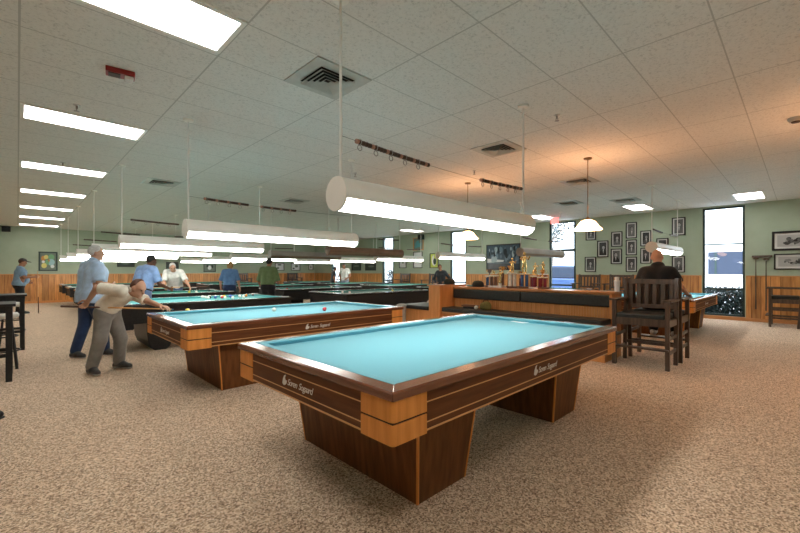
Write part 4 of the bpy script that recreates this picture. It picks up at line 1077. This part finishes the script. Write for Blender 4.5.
# ------------------------------------------------------------------ PEOPLE
def fabric(name, c, k=.82): return noisy(name, tuple(v * k for v in c), c, 14, .85, bump=.12, spec=.2, sheen=.2)
def skin_(name, c): return noisy(name, tuple(v * .9 for v in c), c, 25, .5, spec=.35)
SK_FAIR = skin_('fair_skin', (.52, .285, .19)); SK_TAN = skin_('tan_skin', (.36, .17, .10)); SK_DARK = skin_('deep_skin', (.14, .065, .04))
M_eye = mat('eye', (.02, .015, .012), .2)
nV = lambda v: np.array(v, float)
def unit(v):
    v = nV(v); return v / max(np.linalg.norm(v), 1e-9)
def stand(x, y, heading, H=1.75, lean=0., feet=None, arms=None, turn=0., stance=.11, tilt=0.):
    """joints of a standing figure; heading in degrees, lean bends the body forward at the hips; arms gives elbow/wrist as (right, forward, up)"""
    s = H / 1.75; a = R(heading); Fv = nV((math.cos(a), math.sin(a), 0)); Rv = nV((math.sin(a), -math.cos(a), 0)); U = nV((0, 0, 1)); o = nV((x, y, 0))
    P = lambda r, f, u: o + (Rv * r + Fv * f + U * u) * s
    l = R(lean); hip = .93
    def Q(r, f, u):
        du = u - hip
        return P(r, f * math.cos(l) + du * math.sin(l) - .25 * math.sin(l), hip + du * math.cos(l) - f * math.sin(l))
    J = dict(s=s, F=Fv, R=Rv)
    back = -.25 * math.sin(l)
    J['hipR'], J['hipL'] = P(.085, back, .91), P(-.085, back, .91)
    fr = feet or ((stance, .03), (-stance, -.03))
    J['anR'], J['anL'] = P(fr[0][0], fr[0][1], .085), P(fr[1][0], fr[1][1], .085)
    for sd in 'RL': J['kn' + sd] = (J['hip' + sd] + J['an' + sd]) / 2 + Fv * .035 * s + U * .02 * s
    J['toR'], J['toL'] = P(fr[0][0] + .03, fr[0][1] + .17, .03), P(fr[1][0] - .03, fr[1][1] + .17, .03)
    J['pel'], J['wai'], J['che'], J['nec'] = Q(0, 0, .96), Q(0, .01, 1.10), Q(0, .015, 1.30), Q(0, -.005, 1.475)
    J['shR'], J['shL'] = Q(.185, -.01, 1.42), Q(-.185, -.01, 1.42)
    hd = Q(0, .035 + .05 * math.sin(l), 1.625); J['hd'] = hd
    t = R(heading + turn); ff = nV((math.cos(t), math.sin(t), -math.sin(l) * .5 - math.sin(R(tilt)))); J['face'] = unit(ff)
    up = Q(0, 0, 1.7) - Q(0, 0, 1.4); J['up'] = unit(unit(up) + U)
    ar = arms or {}
    d = {'elR': (.24, -.02, 1.13), 'wrR': (.25, .08, .89), 'elL': (-.24, -.02, 1.13), 'wrL': (-.25, .08, .89)}
    for k in d:
        v = ar.get(k, d[k]); J[k] = nV(v[1:]) if v[0] == 'w' else (Q(*v) if k not in ar else P(*v))
    return J
def hand_sdf(w, d, n, side, s, h, curl=.5):
    """palm, four bent fingers of unequal length and a thumb leaving the side of the palm"""
    d = unit(d); n = unit(nV(n) - d * np.dot(n, d)); b = np.cross(d, n) * side
    pr = []
    for q, L in ((-.030, .083), (-.010, .090), (.010, .087), (.028, .078)):
        pr.append(('c', w + b * q * .5 * s, w + d * L * s + b * q * s, .0145 * s, .0115 * s))
    for q, L, k0 in ((-.031, .068, .083), (-.010, .078, .090), (.011, .072, .087), (.030, .055, .078)):
        p = w + d * k0 * s + b * q * s; c = curl
        for seg, rad in ((.45, .0098), (.32, .009), (.23, .0082)):
            v = d * math.cos(c) - n * math.sin(c); e = p + v * L * seg * s
            pr.append(('c', p, e, rad * s, rad * .92 * s)); p = e; c += curl * 1.1
    p = w + d * .022 * s - b * .022 * s
    for v, L, rad in ((d * .6 - b * .75 - n * .25, .042, .0135), (d * .85 - b * .35 - n * .35, .034, .0115), (d * .95 - b * .05 - n * .3, .026, .0098)):
        e = p + unit(v) * L * s; pr.append(('c', p, e, rad * s, rad * .9 * s)); p = e
    return sdf_mesh(pr, h, .006)
def person(label, J, root, skin, shirt, trousers, shoes, hair=None, hairstyle='short', h=.014, fat=1.0, sleeve=.55, belly=0., belt=None, tuck=False, hh=.0055, curl=(.5, .5), palmn=None, bald=False, capmat=None, longsleeve=False, seated=False, collar=None, short=False, eyes=False, nohands=False, hemdrop=0., recede=0.):
    t = thing('person', label, 'person', (root[0], root[1], 0)); off = nV((root[0], root[1], 0))
    s = J['s']; g = lambda k: nV(J[k])
    U = J['up']; f = unit(J['face'] - 0 * U); rt = unit(np.cross(f, U)); up = unit(np.cross(rt, f)); hd = g('hd')
    Ax = np.array([rt, f, up]); H = lambda r, q, u: hd + (rt * r + f * q + up * u) * s
    bF = J['F']; bR = unit(g('shR') - g('shL'))
    sh = lambda parts: [(V - off, Fc) for V, Fc in parts]
    # ---- body: one continuous surface
    head = [('e', H(0, -.008, .028), Ax, np.array((.074, .094, .092)) * s), ('e', H(0, .022, -.045), Ax, np.array((.056, .066, .072)) * s),
            ('c', H(0, .085, .012), H(0, .104, -.026), .009 * s, .015 * s), ('c', H(-.022, .078, -.062), H(.022, .078, -.062), .009 * s, .009 * s), ('e', H(0, .068, -.098), Ax, np.array((.026, .022, .02)) * s),
            ('c', H(-.036, .076, .026), H(.036, .076, .026), .010 * s, .010 * s),
            ('e', H(.077, -.006, -.01), Ax, np.array((.010, .020, .032)) * s), ('e', H(-.077, -.006, -.01), Ax, np.array((.010, .020, .032)) * s),
            ('c', g('nec') - unit(hd - g('nec')) * .03, H(0, -.012, -.07), .062 * s, .054 * s)]
    tor = lambda e: [('c', g('shL') * .86 + g('shR') * .14 - U * .0, g('shR') * .86 + g('shL') * .14, (.068 + e) * s, (.068 + e) * s),
                     ('c', g('che') - bR * .075 * s * fat, g('wai') - bR * .062 * s * fat, (.098 * fat + e) * s, (.092 * fat + e) * s), ('c', g('che') + bR * .075 * s * fat, g('wai') + bR * .062 * s * fat, (.098 * fat + e) * s, (.092 * fat + e) * s),
                     ('c', g('wai') - bR * .062 * s * fat, g('pel') - bR * .065 * s * fat, (.092 * fat + e) * s, (.100 * fat + e) * s), ('c', g('wai') + bR * .062 * s * fat, g('pel') + bR * .065 * s * fat, (.092 * fat + e) * s, (.100 * fat + e) * s),
                     ('c', g('nec') - U * .02 * s, g('che'), (.075 + e) * s, (.10 + e) * s)] + ([('e', (g('wai') * .7 + g('pel') * .3) + bF * .07 * s, np.eye(3), np.array((.135, .135, .13)) * s * belly + e)] if belly else [])
    arm = lambda sd, e: [('c', g('sh' + sd), g('el' + sd), (.050 * fat ** .5 + e) * s, (.040 + e) * s), ('c', g('el' + sd), g('wr' + sd), (.041 + e) * s, (.027 + e) * s)]
    leg = lambda sd, e: [('c', g('hip' + sd), g('kn' + sd), (.084 * fat ** .5 + e) * s, (.056 + e) * s), ('c', g('kn' + sd), g('an' + sd), (.055 + e) * s, (.036 + e) * s)]
    b = head + tor(-.006) + arm('R', 0) + arm('L', 0) + leg('R', -.006) + leg('L', -.006)
    for sd in 'RL': b.append(('c', g('an' + sd) - nV((0, 0, .03)) * s, g('to' + sd) * .7 + g('an' + sd) * .3 - nV((0, 0, .015)), .035 * s, .028 * s))
    parts = [sdf_mesh(b, h, .022 * s)]
    if not nohands:
        for i, sd in enumerate('RL'):
            n = (palmn or {}).get(sd, (bR * (1 if sd == 'R' else -1)))
            d = g('wr' + sd) - g('el' + sd)
            if (palmn or {}).get('d' + sd) is not None: d = palmn['d' + sd]
            parts.append(hand_sdf(g('wr' + sd) - unit(d) * .01, d, n, 1 if sd == 'R' else -1, s, hh, curl[i]))
    mesh_np('body', sh(parts), skin, t)
    if eyes:
        for q in (-1, 1):
            V, Fc = sdf_mesh([('e', H(q * .031, .082, .004), Ax, np.array((.014, .008, .008)) * s)], .004, .002)
            mesh_np('eye', sh([(V, Fc)]), M_eye, t)
    # ---- shirt: torso and sleeves, cut clean at hem, cuffs and neck
    e = .016
    sp = tor(e)
    slv = 1.9 if longsleeve else sleeve
    for sd in 'RL':
        A, B, C = g('sh' + sd), g('el' + sd), g('wr' + sd)
        if longsleeve: sp += [('c', A, B, (.058 + e * .6) * s, (.050 + e * .6) * s), ('c', B, B + (C - B) * .93, (.050 + e * .5) * s, (.036 + e * .4) * s)]
        else: sp += [('c', A, A + (B - A) * (slv + .12), (.058 * fat ** .5 + e * .8) * s, (.060 * fat ** .4 + e * .8) * s)]
    hem = (g('hipL') + g('hipR')) / 2; ax = unit(g('wai') - hem)
    hemd = (-.02 - hemdrop) * s if not tuck else .07 * s
    sp += [('c', hem + ax * hemd - bR * .062 * s * fat, g('pel') - bR * .062 * s * fat, (.103 * fat + e) * s, (.103 * fat + e) * s), ('c', hem + ax * hemd + bR * .062 * s * fat, g('pel') + bR * .062 * s * fat, (.103 * fat + e) * s, (.103 * fat + e) * s)]
    nk = g('nec'); nd = unit(hd - nk)
    def cut(P, D):
        D = np.maximum(D, -((P - hem) @ ax - hemd))
        D = np.where(np.linalg.norm(P - nk, axis=-1) < .13 * s, np.maximum(D, (P - nk) @ nd - .022 * s), D)
        if not longsleeve:
            for sd in 'RL':
                A, B = g('sh' + sd), g('el' + sd); dd = unit(B - A); L = np.linalg.norm(B - A)
                near = (cone_sdf(P, A, B + dd * .15, .10 * s, .10 * s) < 0)
                sep = np.linalg.norm(P - g('che'), axis=-1) > .17 * s
                D = np.where(near & sep, np.maximum(D, (P - A) @ dd - L * slv - .03 * s), D)
        return D
    so = mesh_np('shirt', sh([sdf_mesh(sp, h, .03 * s, cut)]), shirt, t)
    if collar:
        V, Fc = sdf_mesh([('c', nk - nd * .005 * s, nk + nd * .022 * s, .073 * s, .070 * s)], h * .7, .01)
        mesh_np('collar', sh([(V, Fc)]), collar, so)
    # ---- trousers
    e = .018; tp = []
    for sd in 'RL':
        A, B, C = g('hip' + sd), g('kn' + sd), g('an' + sd); C2 = C if not short else B + (C - B) * .1
        tp += [('c', A, B, (.088 * fat ** .6 + e) * s, (.064 + e) * s)]
        if not short: tp += [('c', B, C - (C - B) * .06, (.064 + e) * s, (.052 + e) * s)]
    tp += [('c', g('hipL') - bR * .0, g('hipR'), (.104 * fat ** .8 + e * .6) * s, (.104 * fat ** .8 + e * .6) * s), ('c', g('hipL'), g('pel') - bR * .05 * s, (.100 * fat + e * .3) * s, (.098 * fat + e * .3) * s), ('c', g('hipR'), g('pel') + bR * .05 * s, (.100 * fat + e * .3) * s, (.098 * fat + e * .3) * s)]
    wz = g('pel') + ax * .03 * s
    def cut2(P, D):
        D = np.maximum(D, (P - wz) @ ax)
        if not short: D = np.maximum(D, .045 * s - P[..., 2]) if not seated else D
        return D
    to = mesh_np('trousers', sh([sdf_mesh(tp, h, .02 * s, cut2)]), trousers, t)
    if belt:
        V, Fc = sdf_mesh([('c', wz - bR * .064 * s * fat - ax * .03, wz + bR * .064 * s * fat - ax * .03, .118 * fat * s, .118 * fat * s)], h, .01, lambda P, D: np.maximum(D, np.abs((P - wz) @ ax + .02 * s) - .018 * s))
        mesh_np('belt', sh([(V, Fc)]), belt, to)
    # ---- shoes
    for sd in 'RL':
        A, T = g('an' + sd), g('to' + sd); fd = T - A; fd[2] = 0; fd = unit(fd); gz = A[2] - .085 * s
        heel = A - fd * .045 * s; heel[2] = gz + .042 * s; toe = A + fd * .165 * s; toe[2] = gz + .034 * s; mid = A + fd * .06 * s; mid[2] = gz + .05 * s
        V, Fc = sdf_mesh([('c', heel, mid, .046 * s, .048 * s), ('c', mid, toe, .048 * s, .040 * s), ('c', A - nV((0, 0, .02)), mid, .045 * s, .045 * s)], h * .8, .02, lambda P, D: np.maximum(D, gz + .001 - P[..., 2]))
        sobj = mesh_np('shoe', sh([(V, Fc)]), shoes, t)
        V, Fc = sdf_mesh([('c', heel, mid, .050 * s, .051 * s), ('c', mid, toe, .051 * s, .044 * s)], h * .7, .02, lambda P, D: np.maximum(np.maximum(D, gz + .001 - P[..., 2]), P[..., 2] - gz - .024 * s))
        mesh_np('sole', sh([(V, Fc)]), M_sole if shoes is not M_sole else M_rubber, sobj)
    # ---- hair or cap
    if hair:
        hp = [('e', H(0, -.010, .030), Ax, np.array((.083, .102, .101)) * s)]
        if hairstyle == 'long': hp += [('c', H(-.045, -.065, .0), H(-.05, -.06, -.13), .055 * s, .035 * s), ('c', H(.045, -.065, 0), H(.05, -.06, -.13), .055 * s, .035 * s), ('c', H(0, -.07, 0), H(0, -.07, -.14), .06 * s, .04 * s)]
        def cuth(P, D):
            q = (P - hd) @ Ax.T / s; x, y, z = q[..., 0], q[..., 1], q[..., 2]
            D = np.maximum(D, (y - .052 + recede + np.maximum(.055 - z, 0) * 1.0) * s)             # hairline at the front, slanting back over the ears
            if hairstyle != 'long': D = np.maximum(D, (-.062 - z) * s)
            if bald: D = np.maximum(D, (z - .045 + np.maximum(-.03 - y, 0) * -.9) * s)      # bald crown, a ring of hair left
            return D
        mesh_np('hair', sh([sdf_mesh(hp, min(h, .011), .02 * s, cuth)]), hair, t)
    if capmat:
        V, Fc = sdf_mesh([('e', H(0, -.008, .045), Ax, np.array((.086, .104, .088)) * s)], .010, .02, lambda P, D: np.maximum(D, -((P - hd) @ up - .045 * s)))
        co = mesh_np('cap', sh([(V, Fc)]), capmat, t)
        V, Fc = sdf_mesh([('e', H(0, .125, .048), Ax, np.array((.070, .075, .014)) * s)], .008, .02)
        mesh_np('cap_brim', sh([(V, Fc)]), capmat, co)
    return t
M_sole = noisy('pale_rubber_sole', (.42, .42, .42), (.55, .55, .54), 20, .7)
SH_SKY = fabric('sky_blue_polo', (.46, .62, .86)); SH_BLUE = fabric('periwinkle_polo', (.27, .42, .74)); SH_CREAM = fabric('cream_polo', (.76, .70, .60)); SH_WHITE = fabric('white_tee', (.80, .80, .78))
SH_GREEN = fabric('moss_green_shirt', (.13, .19, .085)); SH_DENIM = fabric('denim_blue_shirt', (.10, .20, .38)); SH_BLACK = fabric('black_tee', (.016, .018, .022)); SH_CAP = fabric('dusty_blue_shirt', (.20, .32, .46)); SH_DARK = fabric('charcoal_shirt', (.035, .038, .045))
TR_GREY = fabric('grey_trousers', (.25, .24, .225)); TR_NAVY = fabric('navy_jeans', (.025, .045, .11)); TR_JEAN = fabric('blue_jeans', (.13, .20, .36)); TR_BLACK = fabric('black_trousers', (.014, .014, .016)); TR_PALE = fabric('pale_jeans', (.34, .42, .56))
FT_DARK = noisy('dark_shoe_leather', (.035, .035, .038), (.06, .06, .065), 30, .5); FT_WHITE = noisy('white_sneaker', (.62, .63, .64), (.74, .74, .74), 30, .6)
HR_BROWN = noisy('brown_hair', (.07, .028, .018), (.12, .05, .03), 60, .6, bump=.4); HR_GREY = noisy('grey_hair', (.42, .41, .40), (.62, .61, .60), 60, .6, bump=.4); HR_BLACK = noisy('black_hair', (.012, .011, .010), (.03, .027, .025), 60, .6, bump=.4); HR_BLOND = noisy('blond_hair', (.28, .15, .05), (.42, .25, .10), 60, .6, bump=.4)
M_capc = fabric('grey_cap_cloth', (.09, .085, .08))
IR = nV((FY, -FX, 0)); IF = nV((FX, FY, 0)); UP = nV((0, 0, 1))

# the shooter, bent over the corner of the second table
J = dict(s=1.0, F=IR)
J.update(hipR=at(104, 313, 5.22), hipL=at(111, 312, 5.40), knR=at(100, 340, 5.16), knL=at(120.5, 338, 5.46), anR=at(91.5, 367.5, 5.17), anL=at(119, 362, 5.49))
for sd, yz in (('R', 5.17), ('L', 5.49)): J['an' + sd].z = .085
J['toR'] = J['anR'] + Vector(IR * .13 - IF * .08) - Vector((0, 0, .05)); J['toL'] = J['anL'] + Vector(IR * .17 - IF * .03) - Vector((0, 0, .05))
J.update(pel=at(108, 307, 5.30), wai=at(113, 301.5, 5.29), che=at(121.5, 295, 5.27), nec=at(130.5, 290.5, 5.26), shR=at(120.5, 290.5, 5.08), shL=at(129, 293, 5.44))
J.update(elR=at(97, 288, 5.03), wrR=at(88, 301, 5.06), elL=at(147.5, 301, 5.42), wrL=at(161, 306.0, 5.32), hd=at(138, 288.5, 5.25))
J['face'] = unit(IR * .93 - UP * .42 - IF * .12); J['up'] = unit(UP * .85 + IR * .5)
J = {k: (nV(v) if not isinstance(v, float) else v) for k, v in J.items()}
shooter = person('man in cream polo and grey trousers bent over the table corner, aiming a cue', J, (.95, 6.55), SK_FAIR, SH_CREAM, TR_GREY, FT_DARK, HR_BROWN, h=.012, recede=.045, sleeve=.80, belt=M_rubber, tuck=True, collar=SH_CREAM, eyes=True, fat=1.02, curl=(.75, .35),
                 palmn={'R': IF * 1.0, 'dR': unit(J['wrR'] - J['elR']) , 'L': UP, 'dL': unit(IR * .9 - UP * .16 - IF * .1)})
def cue(label, a, b_, group='cues held by players'):
    a, b_ = Vector(a), Vector(b_); t = thing('cue_stick', label, 'cue', a, 0, group); d = b_ - a
    MB().tube([(0, 0, 0), d * .38], [.0145, .0115], 10).build('butt', wood('cue_butt', (.06, .025, .015), (.14, .05, .03), 0), t, smooth=True)
    MB().tube([d * .38, d * .985], [.0115, .0066], 10).build('shaft', M_maple, t, smooth=True)
    MB().tube([d * .985, d], [.0066, .006], 10).build('tip', mat('blue_chalk', (.08, .2, .4), .9), t)
cue('cue lined up by the bending man in the cream polo', at(61, 306.3, 5.02), at(173.5, 309.3, 5.33))

# tall man in the sky blue polo behind the shooter
J = stand(.86, 8.03, 18, 1.78, 3, feet=((.02, .10), (-.06, -.22)), arms={'elR': (.27, -.02, 1.16), 'wrR': (.14, .22, 1.10), 'elL': (-.25, .02, 1.14), 'wrL': (-.06, .25, 1.06)}, turn=-22)
tallr = J['hipR'].copy()
J['anL'] = nV(on_z(75, 352.0, .085)); J['anR'] = nV(on_z(105, 349.5, .085)); J['toL'] = J['anL'] + IR * .17 - UP * .05 - IF * .05; J['toR'] = J['anR'] + IR * .17 - UP * .05
for sd in 'RL': J['kn' + sd] = (J['hip' + sd] + J['an' + sd]) / 2 + J['F'] * .04
person('tall grey haired man in a sky blue polo and navy jeans standing behind the shooter', J, (.86, 8.03), SK_FAIR, SH_SKY, TR_NAVY, FT_DARK, HR_GREY, h=.013, fat=1.42, belly=1.0, sleeve=.85, hemdrop=.06, collar=SH_SKY, eyes=True)

# man in the periwinkle polo, back to us, at the green table
J = stand(1.93, 9.75, 30, 1.74, 16, arms={'elR': (.30, .10, 1.08), 'wrR': (.30, .36, .98), 'elL': (-.27, .02, 1.08), 'wrL': (-.20, .24, .97)}, turn=-18)
person('man in a periwinkle blue polo with his back turned, standing behind the teal table', J, (1.93, 9.75), SK_DARK, SH_BLUE, TR_JEAN, FT_WHITE, HR_BLACK, h=.016, fat=1.2, sleeve=.75, belt=M_rubber, tuck=True, hh=.007)
# grey haired man in a white T-shirt leaning over the table from behind
J = stand(3.2, 12.5, -112, 1.74, 34, arms={'elL': (-.36, .32, 1.04), 'wrL': (-.44, .46, .92), 'elR': (.22, .30, 1.02), 'wrR': (.16, .50, .92)}, turn=14, tilt=10)
person('grey haired man in a white T-shirt leaning over a green table towards us', J, (3.2, 12.5), SK_FAIR, SH_WHITE, TR_JEAN, FT_WHITE, HR_GREY, h=.017, fat=1.15, sleeve=.7, hh=.007, eyes=True)
w1, w2 = J['wrR'] + J['F'] * .06, J['wrL'] + J['F'] * .05
cue('cue in the hands of the man in the white T-shirt leaning over', w2 + unit(w2 - w1) * .45, w1 + unit(w1 - w2) * .75)
# man in a cap at the far left with an upright cue
J = stand(.05, 17.35, 0, 1.77, 4, arms={'elR': (.24, .10, 1.14), 'wrR': (.20, .34, 1.16), 'elL': (-.25, 0, 1.1), 'wrL': (-.2, .2, 1.0)}, turn=-5, tilt=12)
person('man in a cap and dusty blue shirt holding an upright cue at the far left', J, (.05, 17.35), SK_TAN, SH_CAP, TR_BLACK, FT_DARK, HR_BROWN, h=.018, fat=1.42, belly=1.1, sleeve=.7, capmat=M_capc, hh=.007, eyes=True)
w = J['wrR'] + J['F'] * .07
cue('upright cue beside the man in the cap at the far left', (w[0] + .02, w[1], .003), (w[0], w[1], 1.38))
# blond person in denim blue, back turned
J = stand(4.66, 12.25, 50, 1.66, 6, arms={'elR': (.28, -.03, 1.1), 'wrR': (.30, .05, .86), 'elL': (-.28, -.03, 1.1), 'wrL': (-.30, .05, .86)})
person('blond person in a denim blue shirt with back turned, in the aisle between tables', J, (4.66, 12.25), SK_FAIR, SH_DENIM, TR_NAVY, FT_DARK, HR_BLOND, 'long', h=.018, fat=1.12, sleeve=.85, tuck=True, hh=.008)
# man in moss green
J = stand(5.02, 10.42, 40, 1.73, 4, arms={'elR': (.27, .02, 1.1), 'wrR': (.20, .24, 1.04), 'elL': (-.28, 0, 1.1), 'wrL': (-.26, .12, .90)})
person('man in a moss green shirt and black trousers with back turned, between tables', J, (5.02, 10.42), SK_TAN, SH_GREEN, TR_BLACK, FT_DARK, HR_BLACK, h=.017, fat=1.2, sleeve=.95, tuck=True, hh=.007)
# far pair near the room corner
J = stand(11.62, 15.85, -150, 1.76, 5, arms={'elR': (.30, .02, 1.12), 'wrR': (.34, .12, .92), 'elL': (-.3, 0, 1.12), 'wrL': (-.2, .2, 1.0)}, turn=-20)
person('man in a white polo and cap standing far off before the window wall', J, (11.62, 15.85), SK_TAN, SH_WHITE, TR_PALE, FT_WHITE, HR_GREY, h=.02, fat=1.12, capmat=M_capc, hh=.009)
J = stand(11.15, 16.15, -20, 1.60, 8)
person('person in dark clothes just left of the far man in the white polo', J, (11.15, 16.15), SK_TAN, SH_DARK, TR_BLACK, FT_DARK, HR_BLACK, h=.02, hh=.009)
# dark figure with hand on hip beyond the bench end post
J = stand(11.75, 9.75, -170, 1.63, 10, arms={'elR': (.40, -.02, 1.12), 'wrR': (.20, .06, 1.0), 'elL': (-.40, -.03, 1.12), 'wrL': (-.20, .06, 1.0)}, turn=40)
person('figure in charcoal clothes with hands on hips beyond the bench end post', J, (11.75, 9.75), SK_TAN, SH_DARK, TR_BLACK, FT_DARK, HR_BROWN, h=.018, longsleeve=True, fat=1.1, hh=.008)

# big man in black seated in the far bar chair, back to us
sx, sy = 7.18, 1.58
P = lambda r, f, u: nV((sx + f, sy - r, u))        # faces +X; his right is -Y
J = dict(s=1.02, F=nV((1, 0, 0)))
J.update(hipR=P(.10, .02, .86), hipL=P(-.10, .02, .86), knR=P(.15, .46, .85), knL=P(-.15, .46, .85), anR=P(.15, .42, .39), anL=P(-.15, .42, .39), toR=P(.17, .60, .34), toL=P(-.17, .60, .34))
J.update(pel=P(0, -.02, .92), wai=P(0, -.02, 1.08), che=P(0, .01, 1.29), nec=P(-.01, .05, 1.455), shR=P(.185, .0, 1.345), shL=P(-.185, .0, 1.345), hd=P(-.03, .10, 1.575))
J.update(elR=P(.29, .04, 1.12), wrR=P(.34, .26, 1.0), elL=P(-.285, .06, 1.12), wrL=P(-.33, .29, 1.0), face=unit((1, .35, -.28)), up=unit((.22, .12, 1)))
J = {k: (nV(v) if not isinstance(v, float) else v) for k, v in J.items()}
person('bald man in a black T-shirt seated in the bar chair with his back to us', J, (sx, sy), SK_FAIR, SH_BLACK, TR_BLACK, FT_WHITE, None, h=.014, fat=1.28, sleeve=.62, seated=True, bald=True, short=False, curl=(.35, .35), palmn={'R': UP, 'L': UP, 'dR': nV((1, 0, -.12)), 'dL': nV((1, 0, -.12))})
# ------------------------------------------------------------------ LIGHT AND CAMERA
W = bpy.data.worlds.new('World'); SC.world = W; W.use_nodes = True
N = W.node_tree.nodes; L = W.node_tree.links
bgn = N['Background']; bgn.inputs['Color'].default_value = (.80, .90, 1.0, 1); bgn.inputs['Strength'].default_value = 2.6
sun = bpy.data.lights.new('sun', 'SUN'); sun.energy = 3.0; sun.angle = R(1.5); sun.color = (1, .96, .9)
so = bpy.data.objects.new('sun', sun); COL.objects.link(so); so.rotation_euler = (0, R(-42), R(20))
for i, p in enumerate(PEN):                 # upward spots added above the glass shades to wash the tiles warm
    s = bpy.data.lights.new('pendant_uplight', 'SPOT'); s.energy = 14; s.color = (1, .46, .20); s.spot_size = R(165); s.spot_blend = .6; s.shadow_soft_size = .04
    o = bpy.data.objects.new('pendant_uplight', s); COL.objects.link(o); o.location = (p[0], p[1], p[2] + .26); o.rotation_euler = (PI, 0, 0)
cam = bpy.data.cameras.new('camera'); co = bpy.data.objects.new('camera', cam); COL.objects.link(co)
cam.sensor_fit = 'HORIZONTAL'; cam.sensor_width = 36; cam.lens = FPX / 800 * 36
cam.shift_y = (Y0 - 266.5) / 800; cam.clip_start = .05; cam.clip_end = 200
co.location = (0, 0, CAMH); co.rotation_euler = (PI / 2, 0, TH - PI / 2)
SC.camera = co
SC.view_settings.view_transform = 'Standard'; SC.view_settings.look = 'None'; SC.view_settings.gamma = 1; SC.view_settings.use_curve_mapping = False
SC.view_settings.exposure = 1.14
SC.cycles.use_denoising = True
SC.cycles.max_bounces = 8; SC.cycles.diffuse_bounces = 5
SC.cycles.use_light_tree = True
SC.cycles.sample_clamp_indirect = 6
